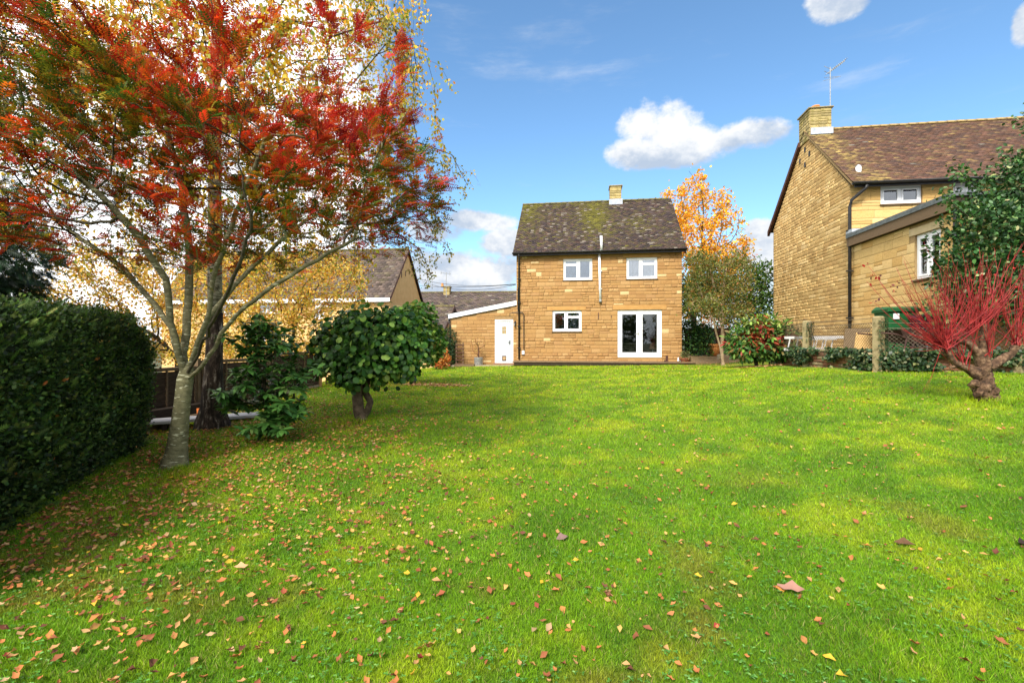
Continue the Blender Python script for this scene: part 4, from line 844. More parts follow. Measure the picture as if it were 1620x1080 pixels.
# ================================================================== shrub and hedge builders
def shell_points(n, blobs, g, thick=.35, amp=.22, s=1.6, seed=0):
    """points in the outer shell of noisy ellipsoids: blobs (cx, cy, cz, rx, ry, rz)"""
    bl_ = np.array(blobs, float); vol = bl_[:, 3]*bl_[:, 4]*bl_[:, 5]; vol = vol**(2/3); k = g.choice(len(bl_), n, p=vol/vol.sum()); d = unit(g.normal(0, 1, (n, 3))); c = bl_[k, :3]; r = bl_[k, 3:]
    f = 1+amp*(fbm(d[:, 0]*2+c[:, 0]+5, d[:, 2]*2+d[:, 1]*1.7+c[:, 2], s, seed, 4)-.5)*2; rr_ = f*(1-thick*g.random(n)**1.6); return c+d*r*rr_[:, None], d
def shrub(name, label, cat, loc, blobs, nleaf, tmpl, size, pal, wts, mat, seed=1, thick=.5, amp=.25, droop=-.1, outw=.8, group=None, natt=220, rb=.03, core=None, stemmat=None, jit=.2, step=.1, stem0=None, patch=None):
    g = np.random.default_rng(seed); root = empty(name, loc, 0, label, cat, group); o = np.array(loc)
    P, d = shell_points(nleaf, blobs, g, thick, amp, 1.6, seed); ok = P[:, 2] > gz(P[:, 0], P[:, 1])+.02; P = P[ok]; d = d[ok]; n = len(P)
    A_, _ = shell_points(natt, blobs, g, .8, amp, 1.6, seed); A_ = A_[A_[:, 2] > loc[2]+.1]
    st = stem0 or [(0, 0, 0), (0, 0, .1)]; nds = [np.array(q, float) for q in st]; prs = [-1]+list(range(len(st)-1))
    nd, pr = colonize(nds, prs, A_-o, step, 3.0, step*1.7, 90, (0, 0, .05), 2500, .15, seed); rad, ch, cnt = radii(pr, rb, .003)
    wood('stems', nd, pr, rad, ch, cnt, stemmat or M['twig'], root)
    C = pick(pal, wts, n, jit, g)
    if patch: C = patch(P, C, g)
    D_ = unit(d*outw+g.normal(0, .6, (n, 3))+(0, 0, droop)); Nn = d*.5+g.normal(0, .45, (n, 3))+(0, 0, .7)
    leaves('foliage', *tmpl, P-o, D_, Nn, g.uniform(size[0], size[1], n), C, mat, root); return root
# dark yew hedge at the left edge
hp0 = Vector((-3.55, 2.2, 0)); hp1 = Vector((-5.22, 6.9, 0)); hedge = empty('yew_hedge', on(-5.2, 5.0), 0, 'dark clipped yew hedge filling the left edge of the lawn', 'hedge'); O = np.array(hedge.location)
dirh = (hp1-hp0).normalized(); nh = Vector((dirh.y, -dirh.x, 0)); Lh = (hp1-hp0).length
g = np.random.default_rng(21); NH = 20000; u = g.random(NH); v = g.random(NH); face = g.choice(3, NH, p=[.62, .2, .18]); P = np.zeros((NH, 3)); Nf = np.zeros((NH, 3))
def hz_(u_): return 1.86-.10*u_
for i in range(3):
    m_ = face == i; uu, vv = u[m_], v[m_]
    if i == 0:   # long face towards the lawn
        s_ = uu*Lh; h = vv*hz_(uu); bul = .16*np.sin(vv*3.0)+.12*(fbm(s_, h, 1.3, 3)-.5)*2-.30*np.clip(vv-.8, 0, 1)**1.2*2.5-.28*np.clip((s_-Lh+.5)/.5, 0, 1)**2
        base_ = np.array(hp0)+np.outer(s_, np.array(dirh))+np.outer(bul-g.random(m_.sum())**2*.25, np.array(nh)); base_[:, 2] = gz(base_[:, 0], base_[:, 1])+h; P[m_] = base_; Nf[m_] = np.array(nh)+np.outer((vv > .85)*.8, (0, 0, 1))
    elif i == 1: # top
        s_ = uu*Lh; wdt = vv*2.6; base_ = np.array(hp0)+np.outer(s_, np.array(dirh))-np.outer(wdt, np.array(nh)); base_[:, 2] = gz(base_[:, 0]*0-5, base_[:, 1])+hz_(uu)+.14*(fbm(s_, wdt, 1.2, 8)-.3)*2-.25*np.clip((s_-Lh+.5)/.5, 0, 1)**2-.2*np.clip(1-wdt/.3, 0, 1)-g.random(m_.sum())**2*.15; P[m_] = base_; Nf[m_] = (0, 0, 1)
    else:        # far end
        wdt = uu*2.6; h = vv*hz_(1)*.95; base_ = np.array(hp1)-np.outer(wdt, np.array(nh))+np.outer(.1*np.sin(vv*3)+.1*(fbm(wdt, h, 1.3, 5)-.5)*2-.25*np.clip(vv-.8, 0, 1)*3, np.array(dirh)); base_[:, 2] = gz(base_[:, 0], base_[:, 1])+h; P[m_] = base_; Nf[m_] = np.array(dirh)
D_ = unit(Nf*.75+g.normal(0, .5, (NH, 3))+(0, 0, .45)); Nn = g.normal(0, .6, (NH, 3))+(0, 0, .8)
tipc = fbm(P[:, 0]*1+P[:, 1]*2, P[:, 2]*2, 1.8, 4); C = pick([(.010, .022, .010), (.014, .034, .012), (.03, .06, .016), (.055, .10, .022), (.10, .13, .03)], [3, 4, 4, 2.6, 1.4], NH, .25, g)*(.5+1.7*tipc)[:, None]  # paler greens in the mix are painted highlights on the sprigs
leaves('foliage', *T_SPRAY, P-O, D_, Nn, g.uniform(.06, .12, NH), C, M['leaf_glossy'], hedge)
q = g.choice(NH, 80000); n_ = 80000; tc_ = np.repeat(1, n_); leaves('needles', *T_DIA, (P[q]-O)+g.normal(0, .045, (n_, 3))+Nf[q]*.035, unit(Nf[q]*.6+g.normal(0, .6, (n_, 3))+(0, 0, .4)), g.normal(0, .7, (n_, 3))+(0, 0, .6), g.uniform(.022, .045, n_), np.clip(pick([(.012, .028, .010), (.03, .065, .016), (.06, .11, .025), (.11, .16, .035)], [4, 4, 2.5, 1], n_, .25, g)*(.5+1.5*tipc[q])[:, None], .004, 1), M['leaf'], hedge, kind='stuff')
q = g.choice(np.where(face != 1)[0], 1500); leaves('sprig', *T_SPRAY, (P[q]-O)+Nf[q]*.06, unit(Nf[q]*.7+g.normal(0, .45, (1500, 3))+(0, 0, .75)), g.normal(0, .7, (1500, 3))+Nf[q], g.uniform(.07, .14, 1500), pick([(.07, .13, .03), (.12, .19, .04), (.04, .09, .02), (.18, .22, .05)], [4, 3, 3, 1], 1500, .2, g), M['leaf'], hedge, kind='stuff')
cp = [hp0-nh*.22, hp1-nh*.22-dirh*.25, hp1-nh*2.6-dirh*.25, hp0-nh*2.6]; mb = MB(); mb.add([(p.x-O[0], p.y-O[1], -.3) for p in cp]+[(p.x-O[0], p.y-O[1], 1.55) for p in cp], [(0, 1, 2, 3), (7, 6, 5, 4), (0, 4, 5, 1), (1, 5, 6, 2), (2, 6, 7, 3), (3, 7, 4, 0)]); mb.build('dark_core', mat_noise('dark_core', (.004, .005, .003), (.012, .013, .008), 6, .95, .8, .05), hedge)  # added near-black core so no light shows through the sprays
NL = 260; q = g.choice(NH, NL); leaves('caught_leaf', *T_OVAL, P[q]-O+Nf[q]*.05, D_[q], Nf[q]+g.normal(0, .3, (NL, 3)), g.uniform(.03, .06, NL), pick([(.55, .30, .10), (.5, .16, .04), (.42, .3, .08)], [3, 2, 1], NL, .2, g), M['leaf_dry'], hedge, kind='stuff')
# round large-leaved shrub tree in the middle left
x0, y0, z0 = gp(573, 664); O = np.array((x0, y0, z0)); hz = empty('round_shrub_tree', (x0, y0, z0), 0, 'rounded dark green tree with large round leaves and two short twisted stems on the lawn', 'tree')
def wp(px, py, Y): return tuple(np.array(at(px, py, Y))-O)
for pts, rs, sd in (([(0, 0, -.05), wp(568, 650, y0), wp(566, 630, y0), wp(568, 605, y0), wp(560, 575, y0)], [.13, .095, .085, .075, .05], 1), ([(.02, 0, .08), wp(582, 648, y0), wp(586, 635, y0-.02), wp(578, 620, y0), wp(584, 590, y0+.1)], [.075, .055, .055, .06, .045], 2)):
    vs, fs = rough_tube(pts, rs, 10, .14, sd, 4); MB().add(vs, fs).build('trunk', M['knot'] if False else mat_noise('grey_brown_bark', (.03, .022, .014), (.15, .11, .07), 10, .95, .9, .02), hz, True)
g = np.random.default_rng(31); cx, cy = (588-810)/FPX*y0, y0
bl_ = [(cx-.45, cy, 1.42, .68, .7, .62), (cx+.35, cy+.1, 1.55, .70, .7, .60), (cx-.05, cy-.05, 1.75, .72, .65, .48), (cx+.65, cy+.1, 1.42, .42, .5, .52), (cx-.85, cy, 1.5, .32, .4, .42), (cx, cy, 1.14, .72, .6, .38), (cx+.4, cy, 1.95, .4, .4, .25), (cx-.35, cy, 1.9, .4, .4, .25), (cx+.7, cy-.1, 1.15, .22, .3, .25), (cx-.35, cy-.2, .95, .3, .3, .2), (cx-.95, cy, 1.15, .22, .25, .25), (cx+.75, cy, 1.85, .3, .3, .25)]
NL = 5200; bl_ = [(cx+(a_-cx)*.9, b_, 1.45+(c_-1.45)*.98-.05, d_*.82, e_*.8, f_*.90) for a_, b_, c_, d_, e_, f_ in bl_]; P, d = shell_points(NL, bl_, g, .75, .62, 2.8, 3); A_, _ = shell_points(260, bl_, g, .9, .2); nd, pr = colonize([np.array(wp(566, 605, y0)), np.array(wp(584, 592, y0))], [-1, -1], A_-O, .09, 2, .16, 60, (0, 0, 0), 2200, .2, 3); rad, ch, cnt = radii(pr, .04, .003); wood('stems', nd, pr, rad, ch, cnt, M['twig'], hz)
C = pick([(.022, .06, .012), (.05, .12, .018), (.10, .20, .025), (.17, .28, .035), (.28, .33, .06)], [2.5, 4, 3, 2, 1], NL, .18, g); C *= (1+.5*np.clip((P[:, 0]-cx)*.6+(P[:, 2]-1.4)*.7, -.6, 1))[:, None]*(.82, 1, 1)  # light painted in: leaf colour brightens towards the right and the top
D_ = unit(d*.5+g.normal(0, .4, (NL, 3))+(0, 0, -.75)); Nn = d+g.normal(0, .35, (NL, 3))+(0, 0, .35); S = g.uniform(.055, .125, NL)
vis = (P[:, 1] < cy-.25) | ((P[:, 2] > 1.9) & (P[:, 1] < cy)); ids = np.where(vis)[0]; ids = ids[np.argsort(P[ids, 1])][:280]; rest = np.ones(NL, bool); rest[ids] = False
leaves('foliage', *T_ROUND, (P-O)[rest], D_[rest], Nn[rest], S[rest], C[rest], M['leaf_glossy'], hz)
lms = [np_mesh('leaf', T_ROUND[0], np.array(T_ROUND[1]), M['leaf_glossy'], np.tile(c, (len(T_ROUND[0]), 1))) for c in C[ids[:14]]]
def place_leaf(me, p, d_, n_, s_, parent, name='leaf'):
    d_ = Vector(d_).normalized(); n_ = Vector(n_); n_ = (n_-d_*n_.dot(d_)).normalized(); s = n_.cross(d_); m_ = Matrix((d_, s, n_)).transposed(); o = bpy.data.objects.new(name, me); o.matrix_basis = Matrix.Translation(Vector(p)) @ m_.to_4x4() @ Matrix.Scale(float(s_), 4); return link(o, parent)
for j, i in enumerate(ids): place_leaf(lms[j % 14], P[i]-O, D_[i], Nn[i], S[i], hz)
# rhododendron-like evergreen under the birch
x0, y0, z0 = gp(430, 692); O = np.array((x0, y0, z0)); rd = empty('evergreen_shrub', (x0, y0, z0), 0, 'straggly evergreen shrub with long glossy leaves in whorls beside the black barked trunk', 'shrub'); g = np.random.default_rng(41)
tips = [(395, 520), (410, 530), (440, 530), (455, 545), (470, 560), (385, 560), (400, 575), (425, 565), (445, 580), (480, 590), (410, 600), (435, 605), (390, 610), (372, 625), (460, 610), (400, 640), (430, 630), (450, 640), (475, 635), (415, 655), (440, 655), (385, 640), (365, 640), (425, 590), (405, 545), (375, 590), (462, 575), (430, 550), (420, 678), (440, 675), (455, 660), (350, 628), (395, 535), (440, 515), (415, 512), (390, 548), (470, 600), (445, 620), (410, 620), (425, 640), (408, 560), (395, 590), (455, 525), (487, 610), (480, 650)]
tips = [np.array(at(a, b_, y0+g.uniform(-.35, .3)))-O for a, b_ in tips if a < 482]; tips += [t_+g.normal(0, .09, 3) for t_ in tips]; tips += [t_+g.normal(0, .10, 3) for t_ in tips[:90]]
nd, pr = colonize([np.array((0, 0, 0.)), np.array((0, 0, .12)), np.array((-.02, 0, .25))], [-1, 0, 1], tips, .08, 3, .09, 60, (0, 0, .02), 1800, .15, 2); rad, ch, cnt = radii(pr, .035, .005); wood('stems', nd, pr, rad, ch, cnt, M['twig'], rd)
lpal = [(.04, .12, .025), (.07, .19, .035), (.11, .26, .05), (.03, .08, .02), (.17, .28, .07)]; lme = [np_mesh('leaf', T_LANCE[0], np.array(T_LANCE[1]), M['leaf_glossy'], np.tile(c, (6, 1))) for c in lpal]
Pl, Dl, Nl, Sl, Cl = [], [], [], [], []; cntl = 0
order = sorted(tips, key=lambda t_: t_[1])
for ti, t_ in enumerate(order):
    nlf = g.integers(11, 17); ax = unit((t_-(0, 0, .5))*(.5, .5, .6)+(0, 0, .6))
    for q in range(nlf):
        a = q*2.4; d_ = unit(np.array((math.cos(a), math.sin(a), g.uniform(-.9, .5)))+ax*.25); s_ = g.uniform(.13, .20); ci = int(g.choice(5, p=[.25, .35, .2, .12, .08]))
        if cntl < 240: place_leaf(lme[ci], t_, d_, ax, s_, rd); cntl += 1
        else: Pl.append(t_); Dl.append(d_); Nl.append(ax); Sl.append(s_); Cl.append(lpal[ci])
leaves('foliage', *T_LANCE, Pl, Dl, Nl, Sl, np.array(Cl), M['leaf_glossy'], rd)
# ivy on the wall
IVP = np.array(IV_P); n = len(IVP); ob = np.array(rwall.location)
leaves('ivy', *T_DIA, IVP-ob, IV_D, IV_N, rng.uniform(.05, .10, n), pick([(.02, .05, .02), (.035, .07, .022), (.06, .10, .035), (.13, .15, .06), (.22, .20, .09)], [4, 4, 2, 1, .5], n, .2), M['leaf_glossy'], rwall, kind='stuff')
print('ivy', n)
# fence posts with chain link
fence = empty('wire_fence', on(P1[0]+.06, P1[1]), 0, 'rusty chain link wire mesh strung between the mossy posts', 'fence'); fo = Vector(fence.location)
PST = [(P2, 13, 507, 'mossy post furthest from the camera, furred with ivy, beside the ladder'), (P1, 16, 500, 'square mossy concrete post nearest the green wheelie bin'), (P3, 15, 505, 'weathered fence post at the far right edge behind the red stemmed tree')]
for (Pq, wpx, ytop, lab) in PST:
    hgt = (Pq[2]-0)*0+CAMZ+(540-ytop)/FPX*Pq[1]-Pq[2]; wd = .15; po = empty('fence_post', (Pq[0], Pq[1], Pq[2]), R(20), lab, 'post', 'mossy fence posts along the garden wall')
    vs = []; mb = MB().add(*[[(x*wd/2, y*wd/2, z) for z in (-.2, hgt*.5, hgt-.03) for x, y in ((-1, -1), (1, -1), (1, 1), (-1, 1))]+[(x*wd*.35, y*wd*.35, hgt) for x, y in ((-1, -1), (1, -1), (1, 1), (-1, 1))], [(0, 3, 2, 1), (12, 13, 14, 15)]+[(k*4+i, k*4+(i+1) % 4, k*4+4+(i+1) % 4, k*4+4+i) for k in range(3) for i in range(4)]]).build('post', M['conc'], po)
    ni = 420 if Pq is not P3 else 160; a = rng.random(ni)*6.28; z = rng.random(ni)**.6*hgt; p = np.c_[np.cos(a)*wd*.85, np.sin(a)*wd*.85, z]; keep = (np.cos(a+.9) > -.1); leaves('ivy', *T_DIA, p[keep], np.c_[np.cos(a), np.sin(a), -1+0*a][keep], np.c_[np.cos(a), np.sin(a), .5+0*a][keep], rng.uniform(.035, .07, keep.sum()), pick([(.03, .05, .02), (.07, .08, .03), (.10, .07, .03)], [3, 2, 1], keep.sum()), M['leaf_glossy'], po, kind='stuff')
def mesh_panel(a_, b_, za0, za1, zb0, zb1):
    A_ = Vector((a_[0], a_[1], 0)); B_ = Vector((b_[0], b_[1], 0)); Ls = (B_-A_).length; mb = MB(); H = ((za1-za0)+(zb1-zb0))/2; st = .075; n = int((Ls+H)/st)
    def P_(u, h): k = u/Ls; return tuple(A_.lerp(B_, k)+Vector((0, 0, (za0+(zb0-za0)*k)+h))-fo)
    for i in range(-int(H/st)-1, int(Ls/st)+2):
        for s in (1, -1):
            u0 = i*st if s > 0 else i*st+H; h0, h1 = 0, H; u1 = u0+s*H
            def clip(u0, h0, u1, h1):
                t0_, t1_ = 0, 1; du = u1-u0
                if du > 0: t0_ = max(0, (0-u0)/du); t1_ = min(1, (Ls-u0)/du)
                else: t0_ = max(0, (Ls-u0)/du); t1_ = min(1, (0-u0)/du)
                return t0_, t1_
            ta, tb = clip(u0, 0, u1, H)
            if tb-ta > .02: mb.tube([P_(u0+(u1-u0)*ta, H*ta), P_(u0+(u1-u0)*tb, H*tb)], .0042, 3, False)
    mb.build('wire_mesh', M['wire'], fence, kind='stuff')
    mb = MB()
    for h in (0, H, H+.10): mb.tube([P_(0, h), P_(Ls*.5, h-.015), P_(Ls, h)], .006, 4)
    mb.build('line_wire', M['wire'], fence)
zt = lambda Pq, y: CAMZ+(540-y)/FPX*Pq[1]
mesh_panel((P0[0]-.1, P0[1]+.6), P2, RG+.03, zt(P0, 514), RG+.03, zt(P2, 514)); mesh_panel(P2, P1, RG+.03, zt(P2, 514), RG+.03, zt(P1, 513)); mesh_panel(P1, P3, RG+.03, zt(P1, 516), RG+.03, zt(P3, 520))
# ================================================================== red-stemmed dogwood stump
x0, y0, z0 = gp(1562, 634); O = np.array((x0, y0, z0)); dg = empty('red_stemmed_dogwood', (x0, y0, z0), 0, 'pollarded dogwood with gnarled stump and a fan of bare crimson stems', 'shrub')
def dp(px, py, Y=None): return tuple(np.array(at(px, py, Y or y0))-O)
def limb(pts, rs, sd, name='limb', k=12, amp=.24, mat=None, root=dg): vs, fs = rough_tube(pts, rs, k, amp, sd, 5); return MB().add(vs, fs).build(name, mat or M['knot'], root, True)
limb([(0.02, 0, -.1), dp(1563, 632), dp(1553, 615), dp(1556, 600), dp(1556, 588), dp(1558, 575)], [.12, .13, .125, .095, .10, .075], 1, 'trunk', 18, .34)
for (a, b_, r_, sd) in ((1542, 606, .06, 4), (1550, 622, .055, 5), (1574, 618, .06, 6), (1560, 612, .07, 7)): 
    q = Vector(dp(a, b_, y0-.08)); limb([tuple(q+Vector((-.03, .05, -.05))), tuple(q), tuple(q+Vector((.03, -.03, .04)))], [r_*.6, r_, r_*.35], sd, 'burr', 9, .35)
limb([dp(1552, 596), dp(1530, 582), dp(1512, 575), dp(1494, 552)], [.085, .06, .05, .035], 11)
limb([dp(1556, 590), dp(1548, 560), dp(1530, 542), dp(1505, 537), dp(1498, 541)], [.07, .05, .045, .035, .03], 12)
limb([dp(1560, 585), dp(1556, 555), dp(1556, 530), dp(1555, 512)], [.07, .055, .05, .045], 13)
limb([dp(1562, 582), dp(1585, 568), dp(1600, 560), dp(1607, 548)], [.07, .055, .045, .05], 14)
limb([dp(1530, 583), dp(1515, 579), dp(1503, 581)], [.04, .028, .02], 15)
g = np.random.default_rng(51); heads = [((1494, 550), 50, (-90, 30, -5)), ((1500, 536), 36, (-75, 50, -5)), ((1535, 528), 32, (-40, 40, 0)), ((1556, 512), 34, (-35, 60, 0)), ((1607, 545), 36, (-30, 50, 0)), ((1520, 575), 20, (-50, 30, 0)), ((1560, 565), 16, (-20, 30, 0))]
mb = MB(); reds = []
for (hp, ns, (l_, r_, _)) in heads:
    h0 = Vector(dp(*hp)); 
    for s in range(ns):
        a = math.radians(g.normal((l_+r_)/2*.75, (r_-l_)*.38)); el = g.normal(0, .45); ln = g.uniform(.6, 1.35)*(1.15 if g.random() < .25 else .85)*(.75 if abs(a) > 1.1 else 1); d = Vector((math.sin(a), el*.6, math.cos(a)*1.0)).normalized()
        p = h0+Vector(g.normal(0, .035, 3)); pts = [p.copy()]; n = 7
        for k in range(n): d = (d+Vector((g.normal(0, .07), g.normal(0, .07), .075))).normalized(); p = p+d*ln/n; pts.append(p.copy())
        r0 = g.uniform(.0045, .0085); mb.tube(pts, [r0*(1-.75*k/n) for k in range(n+1)], 4, False)
        if g.random() < .5:
            k = g.integers(2, 6); d2 = (d+Vector(g.normal(0, .5, 3))).normalized(); q = pts[k].copy(); pp = [q.copy()]
            for j in range(4): d2 = (d2+Vector((0, 0, .12))).normalized(); q = q+d2*ln*.09; pp.append(q.copy())
            mb.tube(pp, [r0*.5*(1-.15*j) for j in range(5)], 3, False)
mb.build('stems', M['stem_red'], dg, True)
for tgt in ((1374, 421), (1371, 445), (1383, 478), (1392, 447), (1418, 424), (1430, 412)):
    a_, c_ = Vector(dp(1494, 550)), Vector(dp(*tgt)); m1 = a_.lerp(c_, .5)+Vector((0, 0, -.12)); MB().tube([a_, a_.lerp(c_, .25)+Vector((0, 0, -.07)), m1, a_.lerp(c_, .75)+Vector((0, 0, -.07)), c_], [.009, .008, .006, .004, .0025], 4).build('stem', M['stem_red'], dg, True)
NL = 26; tg_ = [(1388, 439), (1414, 460), (1374, 421), (1376, 447), (1383, 479), (1410, 449), (1420, 451)]; P = np.array([dp(*tg_[i % 7]) for i in range(NL)])+g.normal(0, .03, (NL, 3)); leaves('last_leaves', *T_OVAL, P, g.normal(0, 1, (NL, 3)), g.normal(0, 1, (NL, 3)), g.uniform(.03, .06, NL), pick([(.35, .02, .02), (.12, .03, .03)], [2, 2], NL), M['leaf'], dg)
# ================================================================== holly at the right edge
hx, hy = 10.3, 10.0; hl = shrub('holly_tree', 'big glossy green holly bush with pale edged leaves and red berries at the right edge', 'tree', on(hx, hy), [(9.7, 9.2, 3.2, 1.5, .9, 1.15), (10.5, 9.4, 4.3, 1.25, 1.0, 1.1), (11.2, 9.5, 4.75, 1.1, 1.1, .95), (9.7, 9.1, 2.45, 1.35, .85, .7), (8.75, 9.1, 2.75, .62, .7, .6), (8.95, 9.1, 3.75, .5, .6, .42), (11.4, 9.4, 3.3, 1.3, 1.1, 1.7)],
    26000, T_OVAL, (.065, .105), [(.018, .055, .016), (.03, .085, .02), (.05, .12, .03), (.10, .17, .05), (.30, .34, .14)], [4, 4, 2.5, 1, .5], M['leaf_glossy'], 61, .45, .30, .0, .6, rb=.10, natt=420, step=.2, jit=.2)
g = np.random.default_rng(62); NB = 60; bp, _ = shell_points(NB, [(9.2, 8.6, 2.6, .9, .5, .5), (9.6, 8.6, 3.0, .8, .5, .5)], g, .1); mb = MB()
for p in bp:
    p = p-np.array(hl.location); mb.lathe([(0, p[2]-.02), (.022, p[2]), (0, p[2]+.02)], p[0], p[1], 5)
mb.build('berries', mat_noise('berry', (.35, .01, .01), (.5, .03, .02), 5, .3, .05), hl, True)
for tgt in ((1512, 262, 9.2), (1489, 300, 9.0), (1464, 478, 8.7), (1617, 180, 9.5), (1590, 240, 9.4)):
    a_ = Vector(at(tgt[0]+45, tgt[1]+45, tgt[2]))-Vector(hl.location); c_ = Vector(at(*tgt))-Vector(hl.location); MB().tube([a_, (a_+c_)/2+Vector((0, 0, -.05)), c_], [.014, .009, .004], 5).build('spray_stem', M['twig'], hl, True)
    NL = 130; k = g.random(NL)**.7; P = np.array(a_)[None]*(1-k[:, None])+np.array(c_)[None]*k[:, None]+g.normal(0, .09, (NL, 3)); leaves('spray', *T_OVAL, P, g.normal(0, 1, (NL, 3)), g.normal(0, 1, (NL, 3)), g.uniform(.06, .10, NL), pick([(.03, .085, .02), (.06, .13, .03), (.25, .3, .12)], [4, 3, .6], NL), M['leaf_glossy'], hl, kind='stuff')
# ================================================================== trees and shrubs in the gap between the houses
x0, y0 = 10.9, 29; O = np.array(on(x0, y0)); yt = empty('golden_maple', tuple(O), 0, 'golden orange leaved tree rising behind the right end of the main house', 'tree'); g = np.random.default_rng(71)
nodes = [np.array((0, 0, .3*i)) for i in range(9)]; par = [-1]+list(range(8)); att = []
while len(att) < 1300:
    p = g.uniform((-4.2, -3, 1.7), (4.3, 3, 11.2)); hgt = (p[2]-1.7)/9.5; w_ = 4.3*math.sin(min(1, hgt*1.5+.12)*math.pi/2)*max(0, 1-hgt)**.55*1.12
    if abs(p[0])**2+p[1]**2 > w_*w_: continue
    att.append(p)
nd, pr = colonize(nodes, par, att, .24, 2.5, .42, 70, (0, 0, .22), 4000, .14, 5); rad, ch, cnt = radii(pr, .17, .010); wood('branches', nd, pr, rad, ch, cnt, M['twig'], yt, sel=lambda s: s > 0); wood('trunk', nd, pr, rad, ch, cnt, M['twig'], yt, sel=lambda s: s == 0)
tw = np.where(rad < .03)[0]; tw = tw[tw > 8]; NL = 21000; k = g.choice(tw, NL); P = nd[k]+g.normal(0, .17, (NL, 3)); clump = fbm(P[:, 0]+P[:, 1], P[:, 2], .9, 6, 3); kk = clump+g.normal(0, .05, NL)-.05*np.clip(P[:, 2]-7.5, 0, 3) > .43; P = P[kk]; NL = len(P)
leaves('crown', *T_OVAL, P, g.normal(0, 1, (NL, 3)), g.normal(0, .6, (NL, 3))+(0, 0, .6), g.uniform(.12, .21, NL), pick([(.75, .38, .025), (.70, .30, .02), (.78, .48, .05), (.58, .20, .02), (.42, .32, .06)], [4, 2.5, 3.5, 1, 1], NL, .15, g), M['leaf'], yt)
# slender multi stemmed tree
x0, y0, z0 = gp(1144, 577); y0 = min(y0, 19.5); x0 = (1144-810)/FPX*y0; z0 = gz1(x0, y0); O = np.array((x0, y0, z0)); st = empty('slender_tree', (x0, y0, z0), 0, 'slender pale stemmed young tree with thin olive leaves between the two houses', 'tree')
def tp_(px, py, Y=None): return np.array(at(px, py, Y or y0))-O
nodes = [np.array((0, 0, -.05))]; par = [-1]
for path in ([(1143, 555), (1142, 530), (1139, 500), (1135, 470), (1130, 440), (1122, 415)], [(1143, 545), (1144, 510), (1145, 480), (1146, 450), (1150, 420)], [(1141, 548), (1134, 525), (1130, 505), (1118, 480), (1105, 455)]):
    prev = 0; last = nodes[0]
    for (a, b_) in path:
        q = tp_(a, b_)+g.normal(0, .04, 3); n = max(1, int(np.linalg.norm(q-last)/.2))
        for j in range(1, n+1): nodes.append(last+(q-last)*j/n); par.append(prev); prev = len(nodes)-1
        last = q
nn_ = len(nodes); att = [tp_(g.uniform(1082, 1192), g.uniform(400, 500), y0+g.normal(0, .9)) for _ in range(420)]; nd, pr = colonize(nodes, par, att, .16, 2.0, .28, 60, (0, 0, .1), 2200, .15, 6); rad, ch, cnt = radii(pr, .085, .006)
wood('trunk', nd, pr, rad, ch, cnt, M['palebark'], st, sel=lambda s: s < nn_); wood('branches', nd, pr, rad, ch, cnt, M['palebark'], st, sel=lambda s: s >= nn_)
tw = np.arange(nn_, len(nd)); NL = 8500; k = g.choice(tw, NL); P = nd[k]+g.normal(0, .12, (NL, 3)); leaves('crown', *T_DIA, P, g.normal(0, 1, (NL, 3)), g.normal(0, .7, (NL, 3))+(0, 0, .5), g.uniform(.06, .11, NL), pick([(.13, .14, .03), (.20, .20, .05), (.07, .10, .025), (.25, .15, .04), (.30, .12, .03)], [4, 3, 3, 1.5, .6], NL, .2, g), M['leaf'], st)
shrub('climber_covered_tree', 'dark green leafy tree crowding against the gable wall of the right house', 'tree', on(10.6, 21.8), [(11.0, 21.9, 3.7, .95, .9, 1.3), (10.0, 22, 3.2, 1.1, .9, 1.1), (11.3, 21.8, 2.6, .6, .8, 1.6), (11.2, 21.9, 4.5, .6, .7, .7), (8.6, 22, 4.0, .7, .7, .5), (8.2, 22, 3.1, .8, .7, .7), (9.0, 22, 4.6, .8, .7, .5), (8.3, 22.5, 4.0, .7, .7, .6)], 9500, T_OVAL, (.09, .15), [(.03, .07, .02), (.06, .12, .02), (.10, .17, .03), (.17, .22, .04), (.30, .26, .06)], [3, 4, 3, 1.5, .4], M['leaf'], 72, .7, .35, rb=.10, natt=260, step=.2)
shrub('green_laurel_hedge', 'clipped dark green hedge right beside the corner of the main house', 'hedge', on(8.75, 23.2), [(8.6, 23.3, 1.45, .62, .8, 1.15), (9.15, 23.3, 1.35, .55, .8, 1.0), (8.4, 23.3, 1.9, .55, .7, .62), (9.2, 23.3, 1.8, .45, .7, .55)], 5200, T_OVAL, (.07, .12), [(.02, .06, .02), (.035, .10, .025), (.08, .19, .03), (.16, .30, .05)], [4, 3, 2, 1], M['leaf_glossy'], 73, .35, .12, rb=.05)
shrub('rust_leaved_bush', 'small rust and amber bush glimpsed beyond the slender tree', 'shrub', on(10.6, 25.5), [(10.6, 25.5, 2.3, .7, .6, .8), (11.5, 25.4, 1.9, .8, .6, .6)], 1400, T_OVAL, (.08, .14), [(.45, .12, .03), (.4, .2, .05), (.2, .16, .05)], [2, 2, 1], M['leaf'], 74)
x0, y0, z0 = gp(1196, 580)
def pch(P, C, g):
    n = len(P); mid = np.exp(-((P[:, 2]-(z0+.95))/.33)**2)*(fbm(P[:, 0]*2, P[:, 2]*2, 1.5, 3) > .46); m = g.random(n) < mid*.75; C[m] = pick([(.25, .03, .02), (.38, .08, .03), (.20, .06, .03)], [3, 2, 2], m.sum(), .2, g); t_ = (P[:, 2] > z0+1.25) & (g.random(n) < .5); C[t_] = pick([(.28, .36, .08), (.36, .30, .10)], [2, 1], t_.sum(), .2, g); return C
